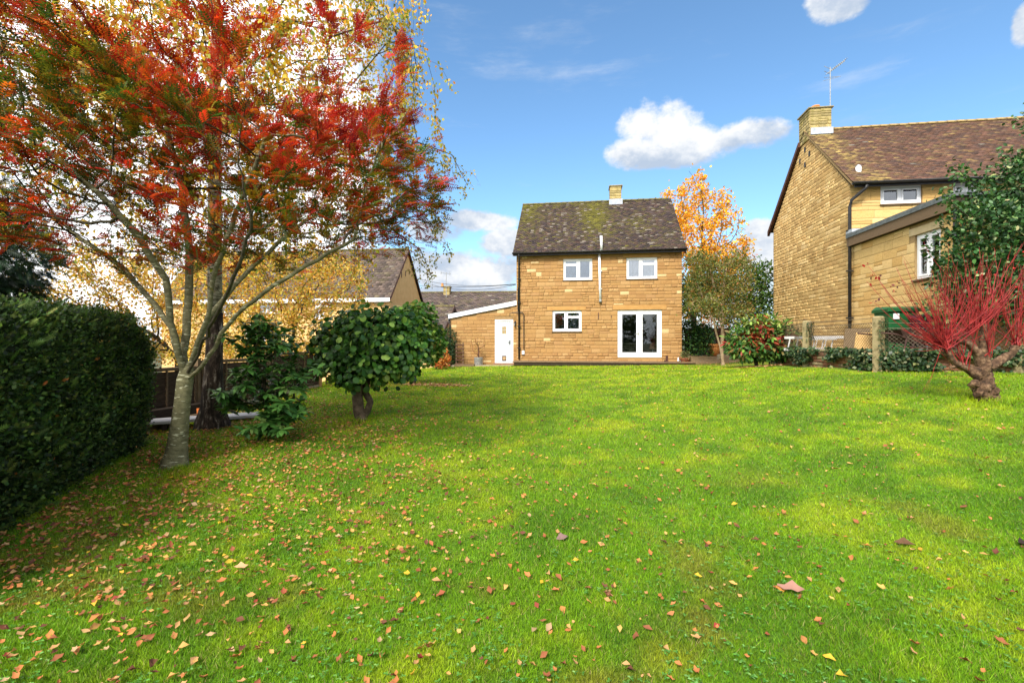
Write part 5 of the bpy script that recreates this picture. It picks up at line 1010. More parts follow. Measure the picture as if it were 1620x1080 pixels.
shrub('mottled_peony_bush', 'broad bush of mixed green and dark red leaves left of the ivy wall', 'shrub', (x0, y0, z0), [(x0+.1, y0, z0+.8, .85, .6, .55), (x0-.35, y0, z0+.75, .55, .55, .5), (x0+.65, y0, z0+.85, .65, .6, .6), (x0+.1, y0, z0+1.2, .6, .5, .34), (x0-.42, y0-.1, z0+.5, .42, .5, .3), (x0+.75, y0-.1, z0+.55, .55, .5, .3), (x0+.1, y0, z0+.45, .5, .4, .25)], 4600, T_LANCE, (.12, .22), [(.05, .13, .025), (.09, .20, .03), (.16, .26, .05), (.20, .14, .04), (.03, .08, .02)], [4, 4, 2, 1.5, 2], M['leaf'], 75, .8, .3, -.35, .8, rb=.05, patch=pch)
# terracotta pots, planter, bits
def pot(name, label, loc, r, h, mat, hollow=True, cat='plant pot', group=None):
    root = empty(name, loc, 0, label, cat, group); MB().lathe([(0, 0), (r*.68, 0), (r*.90, h*.72), (r*.90, h*.76), (r*1.0, h*.78), (r*1.03, h), (r*.93, h), (r*.82, h*.74), (r*.6, h*.1), (0, h*.1)], 0, 0, 22).build('pot', mat, root, True); return root
q = at(1131, 562.5, 22.9); p1_ = pot('terracotta_pot', 'large bright orange terracotta pot standing on the gravel beside the main house', (q.x, q.y, q.z), .28, .56, M['terracotta']); MB().lathe([(0, .46), (.22, .46)], 0, 0, 12).build('soil', M['soil'], p1_)
q = at(1083, 573.5, 20.9); p2_ = pot('low_planter', 'wide low brick red planter with a small pale leaved plant at the deck end', (q.x+.02, q.y, q.z), .25, .20, mat_noise('dull_terracotta', (.22, .06, .03), (.30, .10, .05), 8, .8, .2), cat='planter'); MB().lathe([(0, .16), (.2, .16)], 0, 0, 12).build('soil', M['soil'], p2_)
g = np.random.default_rng(81); NL = 340; d = rdir(NL, .6, g); P = d*g.uniform(.05, .24, (NL, 1))*(1, 1, 1.3)+(0, 0, .2); leaves('plant', *T_DIA, P, d, g.normal(0, 1, (NL, 3)), g.uniform(.05, .09, NL), pick([(.18, .22, .08), (.30, .30, .15), (.12, .08, .05), (.08, .12, .04)], [2, 1, 1, 2], NL, .2, g), M['leaf'], p2_, kind='stuff')
q = at(1073, 571, 20.9); orn = empty('white_ornament', (q.x, q.y, q.z), 0, 'tiny white garden ornament on the deck end next to the red planter', 'ornament'); MB().lathe([(0, 0), (.05, 0), (.045, .04), (.02, .08), (.03, .13), (0, .17)], 0, 0, 10).build('body', M['upvc'], orn, True); MB().lathe([(0, 0), (.04, .0), (.03, .04), (0, .06)], .12, -.02, 10).build('saucer', M['upvc'], orn, True)
q = at(1055, 567, 21.1); bo = empty('dark_boot_scraper', (q.x, q.y, dkz), ROT, 'short dark brown wooden upright leaning by the glass doors on the deck', 'post'); MB().cbox(-.045, .045, -.05, .05, 0, .27, .01).cbox(-.11, .045, -.03, .06, 0, .07, .01).build('block', M['brown'], bo)
q = at(1139, 567, 20.2); bk = empty('white_block', (q.x, q.y, q.z-.02), 0, 'pale concrete block at the foot of the slender tree', 'block'); MB().cbox(-.08, .08, -.1, .1, 0, .2, .012).build('block', M['slab'], bk)
gv = MB(); A_ = [(7.3, 20.5), (9.1, 20.2), (10.6, 21.6), (10.9, 24.9), (7.4, 24.9)]; gv.add([(x, y, .60+(y-20.4)*.09) for x, y in A_]+[(x, y, .3) for x, y in A_], [(0, 1, 2, 3, 4)]+[(i, (i+1) % 5, (i+1) % 5+5, i+5) for i in range(5)]); gv.build('gravel_path', M['gravel'], kind='structure')
# low dark fence across the gap and a neighbour's pale house beyond it
bf = empty('brown_panel_fence', (9.75, 24.7, .98), ROT, 'low dark brown wooden fence across the gap behind the orange pot', 'fence')
for i in range(15): MB().cbox(-.9+i*.15, -.9+i*.15+.142, -.01, .02, 0, 1.15, .004).build('board', M['brown'], bf)
MB().box(-.95, 1.4, -.03, -.012, 1.0, 1.08).build('rail', M['brown'], bf); MB().cbox(-.97, 1.42, -.05, .06, 1.152, 1.20).build('capping', M['darkwood'], bf)
# ================================================================== neighbours' houses far left and between
def simple_house(name, label, O_, rot, W, D, base, ez, rz, wins, parts_roof, wallmat=None, gauge=.2, tw=.3, tcols=None, over=.25):
    root = empty(name, (O_[0], O_[1], base), rot, label, 'house'); e_, r_ = ez-base, rz-base
    wl = wall_mesh(MB(), -W, 0, -1, e_, wins, 0, .25).build('wall', wallmat, root); MB().box(-.25, -.002, .251, D, -1, e_).prismx([(0.02, e_+.001), (D-.02, e_+.001), (D/2, r_-.1)], -.25, 0).build('gable_wall', wallmat, root)
    MB().box(-W, -.251, D-.25, D, -1, e_).build('back_wall', wallmat, root); MB().box(-W, -W+.25, .251, D-.251, -1, e_).prismx([(0.02, e_+.001), (D-.02, e_+.001), (D/2, r_-.1)], -W, -W+.25).build('end_wall', wallmat, root)
    MB().box(-W+.3, -.3, 1.8, 1.9, -.5, e_-.1).build('interior', M['room'], root)
    rf_ = roof_base(root, -W-.1, .12, -over, e_-.05, D/2, r_, D+over, e_-.05, M['darkwood'], .08); tiles(rf_, -W-.1, .13, -over-.03, e_-.04, D/2, r_+.01, gauge, tw, tcols, 7, thick=.02); tiles(rf_, -W-.1, .13, D+over+.03, e_-.04, D/2, r_+.01, .4, .6, tcols, 8, thick=.02)
    MB().prismx([(-over-.02, e_-.2), (-over-.02, e_-.04), (D/2, r_+.03), (D+over, e_-.04), (D+over, e_-.2), (D/2, r_-.16)], .121, .15).build('barge_board', M['brown'], rf_)
    MB().tube([(-W-.1, D/2, r_+.03), (.12, D/2, r_+.03)], .09, 8).build('ridge', ridge_m, rf_); return root, wl
grey_t = roofcol([(.10, .075, .065), (.13, .095, .08), (.085, .065, .06)], lambda x, d: .3*(fbm(x, d*3, .8, 3)-.4), (.14, .12, .06), .03)
sand = mat_noise('sandy_render', (.58, .36, .14), (.66, .43, .19), 3, .9, .2); 
LOo = (-.252*30, 30.0, 0)
def lrect(x0, y0, x1, y1): a, b_ = fac(LOo, x0, y1), fac(LOo, x1, y0); return (a[0], b_[0], a[1]+.9, b_[1]+.9)
LW = [lrect(497, 476, 513, 505), lrect(404, 476, 440, 496), lrect(340, 478, 372, 500), lrect(388, 512, 420, 540)]
lh, lwall = simple_house('left_neighbour_house', 'sandy neighbouring house with grey tiled roof, half hidden by autumn trees on the left', LOo, ROT, 16, 5.9, -.9, 4.25, 7.75, LW, 0, sand, .22, .33, grey_t)
for i, w_ in enumerate(LW): window(lh, *w_, .05, [(0, .5, .7 if i else None), (.5, 1, None)], curtain=[(.05, .25)] if i else None)
MB().box(-16.1, .1, -.33, -.28, 4.25+.9-.30, 4.25+.9-.06).build('fascia', M['upvc'], lh)
sk = MB().cbox(-4.9, -3.9, -.16, -.06, 4.55, 4.95).build('open_window', M['upvc'], lh)
for (y, z) in ((2.2, 6.9), (2.6, 6.4), (3.3, 6.6), (1.9, 6.2)): MB().box(0.0, .02, y-.04, y+.04, z+.9-.5, z+.9-.15).build('iron_tie', M['rust'], lh)
dark_t = roofcol([(.085, .062, .058), (.11, .08, .07), (.07, .055, .052)], lambda x, d: .3*(fbm(x, d*3, .8, 5)-.4)+.5*(d > .97), (.14, .12, .06), .02)
BO = (2.6, 38.0); fb, _w = simple_house('far_bungalow', 'brown roofed bungalow with stone chimney showing over the lean-to roof', BO, ROT*.5, 11.5, 7.0, 0, 3.9, CAMZ+78*41.5/FPX, [], 0, sand, .25, .33, dark_t)
bc = chimney(fb, *[(lambda px: ((px-810)/FPX*41.0-BO[0])/math.cos(ROT*.5))(p) for p in (696, 706)], 3.0, 3.6, 5.0, CAMZ+86*41.5/FPX, .1, 'chim3', 20); MB().lathe([(.12, 6.26), (.10, 6.55), (0, 6.55)], -8.9, 3.3, 10).build('chimney_pot', M['terracotta'], bc)
q = at(706, 470, 41); ta = empty('tv_aerial', tuple(q), 0, 'thin television aerial beside the bungalow chimney far behind the lean-to', 'aerial'); MB().tube([(0, 0, 0), (0, 0, 2.1)], .03, 5).build('mast', M['zinc'], ta); MB().tube([(-.45, 0, 2.05), (.35, .1, 2.0)], .02, 5).tube([(-.45, 0, 1.9), (-.45, 0, 2.2)], .02, 4).tube([(.3, 0, 1.85), (.3, 0, 2.15)], .02, 4).build('elements', M['zinc'], ta)
GO = ((701-810)/FPX*27, 27.0); go, _w = simple_house('small_outbuilding', 'small gabled stone outbuilding left of the lean-to, under a mossy brown roof', GO, ROT*.9, 3.6, 4.2, 0, CAMZ+18*27/FPX, CAMZ+55*29/FPX, [], 0, sand, .2, .3, dark_t)
# overhead wires
cb = empty('overhead_cables', tuple(at(740, 457, 26)), 0, 'thin overhead cables sagging from the left house to the main house wall', 'cable'); co = Vector(cb.location)
for (pa, Ya, pb, Yb, sag) in (((662, 441), 32, (816, 449), 22.4, .25), ((668, 445), 33, (816, 450.5), 22.4, .4), ((664, 452), 33, (816, 450), 22.4, .1)):
    a_, b_ = Vector(at(*pa, Ya)), Vector(at(*pb, Yb)); MB().tube([a_.lerp(b_, k/10)-Vector((0, 0, sag*4*(k/10)*(1-k/10)))-co for k in range(11)], .011, 4).build('wire', M['cable'], cb)
# ================================================================== by the lean-to
q = at(713, 582, 21.9); shrub('dark_clipped_hedge', 'tall narrow clipped dark hedge at the left end of the lean-to', 'hedge', on(-2.95, 22.3), [(-2.95, 22.5, z, .38, .6, .5) for z in (.7, 1.15, 1.6)]+[(-3.4, 22.6, z, .45, .6, .5) for z in (.7, 1.15, 1.55)], 5200, T_SPRAY, (.09, .14), [(.012, .03, .012), (.02, .055, .015), (.04, .09, .02)], [4, 3, 1.5], M['leaf_glossy'], 91, .3, .08, rb=.04)
def pch2(P, C, g): return C
shrub('orange_autumn_shrub', 'orange and copper leaved shrub in front of the dark clipped hedge', 'shrub', on(-3.2, 20.4), [(-3.15, 20.4, 1.0, .42, .5, .6), (-3.4, 20.5, 1.3, .38, .4, .42), (-2.95, 20.4, .75, .33, .4, .4)], 1900, T_OVAL, (.06, .11), [(.60, .22, .05), (.66, .10, .03), (.45, .26, .07), (.3, .25, .06)], [4, 2, 2, 1], M['leaf'], 92, .6)
x0, y0 = -2.78, 13.6; z0 = gz1(x0, y0); st2 = shrub('witch_hazel_tree', 'bright green small tree on a single trunk, just behind the round dark tree', 'tree', (x0, y0, z0), [(-2.75, 13.6, 1.75, .75, .7, .7), (-2.3, 13.6, 1.5, .42, .5, .55), (-2.7, 13.6, 2.25, .55, .5, .35), (-3.2, 13.6, 1.7, .5, .5, .6), (-2.35, 13.5, 1.15, .3, .4, .3)], 3000, T_ROUND, (.09, .14), [(.05, .13, .02), (.09, .20, .03), (.16, .27, .04), (.26, .30, .06), (.03, .08, .02)], [3, 4, 2.5, 1, 1.5], M['leaf'], 93, .6, .28, -.4, .5, rb=.075, stem0=[(0, 0, -.05), (.02, 0, .25), (0, 0, .5), (-.03, 0, .8)])
# zinc planter with bare shrub, pallet slats, slab
q = at(757, 579.5, 22.4); zp = empty('galvanised_tub', (q.x, q.y, q.z), 0, 'grey galvanised tub holding a bare twiggy shrub beside the white plank door', 'planter'); MB().lathe([(0, 0), (.17, 0), (.19, .02), (.205, .40), (.215, .42), (.19, .42), (.18, .36), (0, .36)], 0, 0, 20).build('tub', M['zinc'], zp, True)
g = np.random.default_rng(95); nd, pr = colonize([np.array((0, 0, .34))], [-1], [np.array((g.normal(0, .2), g.normal(0, .15), g.uniform(.6, 1.35))) for _ in range(60)], .07, 2, .1, 50, (0, 0, .05), 500, .15, 3); rad, ch, cnt = radii(pr, .035, .005); wood('stems', nd, pr, rad, ch, cnt, M['brown'], zp)
NL = 120; k = g.choice(len(nd), NL); leaves('foliage', *T_DIA, nd[k]+g.normal(0, .05, (NL, 3))+(0, 0, .05), g.normal(0, 1, (NL, 3)), g.normal(0, 1, (NL, 3)), g.uniform(.04, .07, NL), pick([(.45, .32, .10), (.3, .15, .05)], [2, 2], NL), M['leaf'], zp)
q = at(720, 577, 22.2); pl = empty('wooden_slat_panel', (q.x, q.y, gz1(q.x, q.y)), ROT, 'short dark slatted wooden panel leaning by the lean-to wall', 'trellis')
for i in range(6): MB().cbox(0, .42, -.01, .02, .12+i*.17, .12+i*.17+.05, .004).build('slat', M['brown'], pl)
for x in (.02, .34): MB().cbox(x, x+.05, .021, .05, 0, 1.12, .004).build('upright', M['woodx'], pl)
pv = empty('paving_strip', on(-1.4, 22.2), ROT, 'narrow strip of paving slabs along the foot of the lean-to', 'paving')
for i in range(6): MB().cbox(-1.3+i*.46, -1.3+i*.46+.45, -.45, .42, -.12, .045+random.uniform(-.006, .006), .006).build('slab', M['slab'], pv)
bs = empty('timber_step', on(-2.3, 21.9), ROT, 'long brown timber lying flat in front of the slatted panel', 'timber'); MB().cbox(-.3, .62, -.1, .1, 0, .12, .01).build('plank', M['woodx'], bs)
# ================================================================== left boundary fence, bench and bed edge
f0 = Vector((-5.15, 12.9, 0)); f1 = Vector((-6.35, 7.3, 0)); ang = math.atan2(f0.y-f1.y, f0.x-f1.x); Lf = (f0-f1).length; fb0 = gz1(f1.x, f1.y); fb1 = gz1(f0.x, f0.y)
fz = lambda u: fb0+(fb1-fb0)*u/Lf
for k, (u0, u1, lab) in enumerate(((0, 1.85, 'dark horizontal board fence panel behind the rowan trunk'), (1.93, 3.75, 'dark board fence panel beside the black birch trunk'), (3.83, 5.70, 'dark board fence panel farthest along, behind the evergreen shrub'))):
    p = f1+(f0-f1)*(u0/Lf); zb = (fz(u0)+fz(u1))/2+.12; fp = empty('board_fence', (p.x, p.y, zb), ang, lab, 'fence', 'dark board fence panels at the left boundary'); n = 7; w_ = u1-u0
    for i in range(n): z = i*.115; MB().add([(0, -.034, z), (w_, -.034, z), (w_, -.006, z+.125), (0, -.006, z+.125), (0, -.016, z), (w_, -.016, z), (w_, .006, z+.125), (0, .006, z+.125)], [(0, 1, 2, 3), (7, 6, 5, 4), (0, 4, 5, 1), (1, 5, 6, 2), (2, 6, 7, 3), (3, 7, 4, 0)]).build('board', M['fenceboard'], fp)
    for x in np.linspace(.03, w_-.05, 4): MB().cbox(x, x+.035, -.045, -.022, 0, n*.115+.02, .004).build('batten', M['woodx'], fp)
    MB().cbox(-.02, w_+.02, -.05, .04, n*.115+.021, n*.115+.085, .008).build('capping', M['woodx'], fp); MB().cbox(-.0, w_+.0, -.04, .02, -.15, -.003, .008).build('gravel_board', M['slab'], fp)
for k, u in enumerate((1.89, 3.79, 5.76)):
    p = f1+(f0-f1)*(u/Lf); po = empty('fence_post', (p.x, p.y, fz(u)), ang, ('square post of the left fence closest to the camera', 'middle square post of the left fence', 'pale new timber post at the far end of the left fence')[k], 'post', 'posts of the left fence'); MB().cbox(-.038, .038, -.05, .04, -.2, 1.10, .006).build('post', M['wood'] if k < 2 else mat_noise('new_timber', (.45, .24, .10), (.55, .32, .15), 8, .8, .3, vs=(8, 8, 1)), po)
tr_ = empty('trellis_panel', (f0.x+.1, f0.y+.15, gz1(f0.x, f0.y)), ang, 'open square trellis beyond the end of the left fence', 'trellis')
for i in range(6): MB().cbox(.05+i*.22, .07+i*.22, -.01, .01, .05, 1.05, .002).build('upright', M['woodx'], tr_)
for i in range(7): MB().cbox(0, 1.25, -.03, -.0105, .08+i*.155, .10+i*.155, .002).build('slat', M['woodx'], tr_)
b0 = gp(318, 652); bn = empty('low_bench', (-5.15, 8.15, gz1(-5.15, 8.15)-.02), ang*.4, 'weathered grey slab bench with open timber supports, half hidden behind the trunks', 'bench')
for i in range(3): MB().cbox(-.75, .95, -.2+i*.14, -.07+i*.14, .10, .15, .008).build('slat', mat_noise('pale_weathered', (.32, .32, .34), (.48, .47, .47), 8, .8, .3, vs=(1, 10, 10)), bn)
for x in (-.6, .1, .75): MB().cbox(x, x+.07, -.17, .18, 0, .098, .006).build('support', M['darkwood'], bn)
sl_ = empty('sleeper_edging', (-5.9, 7.9, gz1(-5.9, 7.9)), ang, 'two stacked old railway sleepers edging the bed under the left fence', 'edging'); MB().cbox(-.6, 1.9, -.1, .12, 0, .16, .01).build('sleeper', M['woodx'], sl_); MB().cbox(-.5, 1.7, .02, .18, .162, .33, .01).build('sleeper', M['darkwood'], sl_)
q = at(316, 640, 8.3); og = empty('orange_marker', (q.x, q.y, gz1(q.x, q.y)), 0, 'bright orange upright marker wedged beside the black birch trunk', 'marker'); MB().add([(-.03, -.01, 0), (.03, -.01, 0), (.035, .01, .0), (-.025, .01, 0), (-.05, -.01, .26), (.05, -.01, .26), (.05, .01, .26), (-.05, .01, .26)], [(0, 3, 2, 1), (4, 5, 6, 7), (0, 1, 5, 4), (1, 2, 6, 5), (2, 3, 7, 6), (3, 0, 4, 7)]).build('blade', M['orange'], og)
# yellow beech screen beyond the fence, conifer at far left
x0, y0 = -6.6, 14.2; O = np.array(on(x0, y0)); be = empty('yellow_beech', tuple(O), 0, 'wide twiggy tree of amber and yellow leaves screening the left neighbour house', 'tree'); g = np.random.default_rng(101)
att = []
while len(att) < 1900:
    p = g.uniform((-13.5, 12.2, .9), (-3.9, 16, 4.6)); lim_ = 4.15+.25*math.sin(p[0]*2)-.28*max(0, p[0]+5.2)
    if p[2] > lim_ or p[0] > -.30*p[1]+.2: continue
    att.append(p-O)
nd, pr = colonize([np.array((0, 0, .3*i)) for i in range(4)]+[np.array((-3.2, 0, .3*i)) for i in range(4)], [-1, 0, 1, 2, -1, 4, 5, 6], att, .17, 4, .28, 90, (0, 0, .02), 5500, .2, 7); rad, ch, cnt = radii(pr, .09, .0045); wood('branches', nd, pr, rad, ch, cnt, M['twig'], be)
NL = 44000; k = g.choice(np.where(rad < .02)[0], NL); P = nd[k]+g.normal(0, .10, (NL, 3)); cl = fbm(P[:, 0], P[:, 2]*1.5, 1.4, 8, 3)+g.normal(0, .06, NL); P = P[cl > .36]; NL = len(P)
leaves('foliage', *T_DIA, P, g.normal(0, 1, (NL, 3))+(0, 0, -.3), g.normal(0, .8, (NL, 3))+(0, -.3, .5), g.uniform(.05, .095, NL), pick([(.62, .38, .05), (.56, .26, .04), (.68, .50, .10), (.36, .15, .03), (.30, .30, .06)], [4, 2, 4, 1.6, 2], NL, .18, g), M['leaf'], be)
shrub('dark_conifer', 'dark evergreen conifer behind the yew hedge at the far left edge', 'tree', on(-11.8, 10.6), [(-12.2, 10.6, 2.5, 1.6, 1.2, 1.1), (-11.7, 10.6, 3.4, 1.5, 1.2, 1.0), (-12.0, 10.6, 4.3, 1.1, 1, 1.0), (-12.6, 10.6, 1.4, 1.6, 1.2, .9)], 7000, T_SPRAY, (.2, .34), [(.010, .025, .012), (.018, .045, .016), (.035, .07, .02)], [4, 3, 1], M['leaf_glossy'], 102, .4, .3, -.3, .8, rb=.15, step=.25)
shrub('loose_green_hedge', 'loose mixed green hedge rising behind the clipped yew at the left', 'hedge', on(-8.9, 8.6), [(-9.6, 8.7, 1.35, 1.2, .7, .85), (-8.4, 8.9, 1.2, .9, .6, .80), (-7.5, 8.8, 1.0, .7, .5, .75), (-10.6, 8.9, 1.4, 1.0, .7, .9)], 6500, T_DIA, (.06, .11), [(.04, .09, .02), (.08, .15, .03), (.14, .20, .04), (.40, .28, .06), (.02, .05, .015)], [3, 3, 2, .8, 2], M['leaf'], 103, .6, .3, rb=.06)
shrub('low_green_bush', 'small leafy green bush at the foot of the trellis', 'shrub', on(-4.45, 13.1), [(-4.45, 13.15, .62, .55, .35, .36), (-4.0, 13.3, .55, .4, .3, .3)], 1300, T_OVAL, (.05, .09), [(.06, .15, .02), (.12, .24, .04), (.03, .08, .02)], [3, 2, 2], M['leaf'], 104, .6)
# trees behind the camera, seen only mirrored in the windows
for i, (x, y, r_) in enumerate(((-9, -9, 2.6), (-3.5, -10, 2.4), (2.5, -11, 2.8), (8.5, -10, 2.5), (13, -6, 2.4))):
    shrub('garden_tree', ('broad dark garden tree behind the viewer, far left of the row', 'dark garden tree behind the viewer, second in the row', 'tallest dark garden tree straight behind the viewer', 'dark garden tree behind the viewer, fourth in the row', 'dark garden tree behind the viewer at the right end')[i], 'tree', on(x, y), [(x, y, 2.2, r_, 1.5, 1.8), (x+.5, y, 3.9, r_*.75, 1.3, 1.3)], 1500, T_OVAL, (.3, .5), [(.03, .06, .015), (.07, .11, .02), (.12, .13, .03)], [3, 2, 1], M['leaf'], 110+i, .5, .3, rb=.2, step=.35, natt=90)
# ================================================================== neighbour's yard: bins, barrow, ladder, boards
q = at(1417, 553, 11.05); bx_, by_ = q.x, q.y; wb = empty('wheelie_bin', (bx_, by_, RG), R(-14), 'green wheelie bin with closed lid standing against the extension wall', 'bin')
mb = MB(); w0, w1, d0_, d1_, H = .23, .29, .26, .34, 1.0; vs = [(-w0, -d0_, 0), (w0, -d0_, 0), (w0, d0_, 0), (-w0, d0_, 0), (-w1, -d1_, H), (w1, -d1_, H), (w1, d1_, H), (-w1, d1_, H)]; mb.add(vs, [(0, 3, 2, 1), (4, 5, 6, 7), (0, 1, 5, 4), (1, 2, 6, 5), (2, 3, 7, 6), (3, 0, 4, 7)]).build('body', M['bingreen'], wb)
for x in (-.13, 0, .13): MB().add([(x-.012, -d0_-.014, .08), (x+.012, -d0_-.014, .08), (x+.012, -d1_*.93-.02, .62), (x-.012, -d1_*.93-.02, .62), (x-.012, -d0_+.02, .08), (x+.012, -d0_+.02, .08), (x+.012, -d1_*.93+.02, .62), (x-.012, -d1_*.93+.02, .62)], [(0, 1, 2, 3), (0, 4, 5, 1), (1, 5, 6, 2), (2, 6, 7, 3), (3, 7, 4, 0)]).build('rib', M['bingreen'], wb)
MB().cbox(-w1-.035, w1+.035, -d1_-.045, d1_+.04, H-.06, H+.002, .012).build('rim', M['bingreen'], wb); MB().add([(-w1-.04, -d1_-.05, H+.003), (w1+.04, -d1_-.05, H+.003), (w1+.04, d1_+.03, H+.003), (-w1-.04, d1_+.03, H+.003), (-w1+.03, -d1_+.06, H+.055), (w1-.03, -d1_+.06, H+.055), (w1-.03, d1_-.02, H+.085), (-w1+.03, d1_-.02, H+.085)], [(0, 3, 2, 1), (4, 5, 6, 7), (0, 1, 5, 4), (1, 2, 6, 5), (2, 3, 7, 6), (3, 0, 4, 7)]).build('lid', M['bingreen'], wb)
MB().tube([(-.22, d1_+.05, H+.02), (.22, d1_+.05, H+.02)], .018, 8).build('handle', M['bingreen'], wb); MB().box(-.20, -.09, -d1_-.012, -d1_+.02, .78, .90).build('sticker', M['upvc'], wb)
for x in (-.26, .26): 
    o = MB().tube([(x-.025, d0_+.03, .1), (x+.025, d0_+.03, .1)], .1, 16).build('wheel', M['black'], wb)
q = at(1462, 553, 10.6); mb_ = empty('maroon_bin', (q.x-.02, q.y-.1, RG), R(-14), 'dark maroon lidded bin beside the green wheelie bin', 'bin'); vs = [(x*k, y*k, z) for z, k in ((0, .82), (.78, 1)) for x, y in ((-.26, -.28), (.26, -.28), (.26, .28), (-.26, .28))]; MB().add(vs, [(0, 3, 2, 1), (4, 5, 6, 7), (0, 1, 5, 4), (1, 2, 6, 5), (2, 3, 7, 6), (3, 0, 4, 7)]).build('body', M['binpurple'], mb_); MB().cbox(-.29, .29, -.32, .3, .782, .85, .02).build('lid', M['binpurple'], mb_)
q = at(1440, 552, 10.0); wbw = empty('wheelbarrow', (q.x, q.y, RG), R(8), 'rusty upturned wheelbarrow with one wheel, parked in front of the green bin', 'wheelbarrow')
def trough(z, s): return [(-.55*s, -.30*s, z), (.50*s, -.24*s, z-.02), (.50*s, .24*s, z-.02), (-.55*s, .30*s, z)]
vs = trough(.52, 1.0)+[(x*.62+.05, y*.6, .26) for x, y, z in trough(.3, 1)]; MB().add(vs+[(x*.97, y*.95, z-.01) for x, y, z in vs], [(0, 1, 5, 4), (1, 2, 6, 5), (2, 3, 7, 6), (3, 0, 4, 7), (4, 5, 6, 7), (9, 8, 12, 13), (10, 9, 13, 14), (11, 10, 14, 15), (8, 11, 15, 12), (15, 14, 13, 12), (0, 8, 9, 1), (1, 9, 10, 2), (2, 10, 11, 3), (3, 11, 8, 0)]).build('tray', M['rust'], wbw)
mb = MB()
for s in (-1, 1): mb.tube([(.28, s*.05, .17), (-.05, s*.2, .25), (-.6, s*.27, .42), (-.95, s*.28, .45)], .016, 8).tube([(-.35, s*.24, .34), (-.42, s*.24, .0), (-.28, s*.24, .0), (-.12, s*.2, .26)], .014, 8)
mb.build('frame', M['rust'], wbw); ring = [(.28+.16*math.cos(k*R(15)), 0, .17+.16*math.sin(k*R(15))) for k in range(25)]; wh = MB().tube(ring, .032, 8, False).build('wheel', M['black'], wbw, True); ring2 = [(.28+.12*math.cos(k*R(15)), 0, .17+.12*math.sin(k*R(15))) for k in range(25)]; mm = MB().tube(ring2, .014, 6, False).tube([(.28, -.05, .17), (.28, .05, .17)], .02, 8)
for k in range(6): mm.tube([(.28, 0, .17), (.28+.12*math.cos(k*R(60)), 0, .17+.12*math.sin(k*R(60)))], .008, 4)
mm.build('rim', M['alu'], wh)
# ladder lying on its side along the fence
la, lb = Vector(at(1240, 545, 13.6)), Vector(at(1333, 548, 12.1)); la.z = lb.z = RG+.02; lad = empty('aluminium_ladder', tuple(la), math.atan2(lb.y-la.y, lb.x-la.x), 'aluminium extension ladder lying on its long edge behind the wire fence', 'ladder'); Ll = (lb-la).length
for k, (dz_, yy) in enumerate(((.0, 0), (.33, .02))): MB().cbox(0, Ll, yy, yy+.03, dz_, dz_+.07, .004).build('rail', M['alu'], lad)
for k, (dz_, yy) in enumerate(((.03, -.06), (.30, -.05))): MB().cbox(.8, Ll*.92, yy, yy+.028, dz_, dz_+.06, .004).build('rail', M['alu'], lad)
nr = int(Ll/.24)
for i in range(nr): x = .12+i*.24; MB().tube([(x, .015, .06), (x+.05, .03, .34)], .018, 6).build('rung', M['alu'], lad)
for i in range(int((Ll*.92-.9)/.24)): x = .95+i*.24; MB().tube([(x, -.045, .08), (x+.05, -.04, .31)], .013, 6).build('rung', M['alu'], lad)
for i, (px, py, Y, w_, h_, lab) in enumerate(((1352, 551, 12.6, .55, .62, 'grey weathered board leaning on the gable wall by the downpipe'), (1368, 552, 12.0, .5, .5, 'honey coloured board leaning against the extension wall by the mossy post'))):
    q = at(px, py, Y); bd = empty('leaning_board', (q.x, q.y, RG), R(-20), lab, 'board'); m_ = MB().add([(-w_/2, -.06, 0), (w_/2, -.06, 0), (w_/2, -.035, 0), (-w_/2, -.035, 0), (-w_/2+.1, .1, h_), (w_/2+.1, .1, h_), (w_/2+.1, .125, h_), (-w_/2+.1, .125, h_)], [(0, 3, 2, 1), (4, 5, 6, 7), (0, 1, 5, 4), (1, 2, 6, 5), (2, 3, 7, 6), (3, 0, 4, 7)]).build('board', M['wood'] if i == 0 else mat_noise('plywood', (.45, .28, .10), (.55, .35, .14), 8, .8, .2), bd)
# ================================================================== inside the glass doors
def chair(x, y, lab):
    c = empty('dining_chair', (x, y, .45), 0, lab, 'chair', 'ladder back chairs inside the glass doors'); c.parent = None; cm = mat_noise('chair_wood', (.20, .17, .10), (.28, .24, .15), 6, .6, .1) if 'chair_wood' not in bpy.data.materials else bpy.data.materials['chair_wood']
    MB().cbox(-.21, .21, -.2, .2, .43, .46, .008).build('seat', cm, c)
    for sx_ in (-.19, .19): MB().cbox(sx_-.02, sx_+.02, -.19, -.15, 0, .428, .004).build('leg', cm, c); MB().cbox(sx_-.02, sx_+.02, .20, .24, 0, .98, .004).build('leg', cm, c)
    for z in (.55, .68, .81, .92): MB().cbox(-.169, .169, .21, .23, z, z+.055, .004).build('slat', cm, c)
    c.rotation_euler = (0, 0, ROT+R(180)); return c
def hin(s, t_): v = Vector(HO)+UX*s+UY*t_; return v.x, v.y
chair(*hin(FD[0]+.42, 1.0), 'left ladder back dining chair seen through the glass doors'); chair(*hin(FD[0]+.88, 1.15), 'right ladder back dining chair seen through the glass doors')
tb = empty('dining_table', (*hin(FD[0]+.6, 1.9), .45), ROT, 'dim dining table behind the chairs inside the glass doors', 'table'); MB().cbox(-.8, .7, -.4, .4, .72, .76).build('top', M['room'], tb)
for x in (-.72, .62):
    for y in (-.33, .33): MB().box(x-.03, x+.03, y-.03, y+.03, 0, .72).build('leg', M['room'], tb)
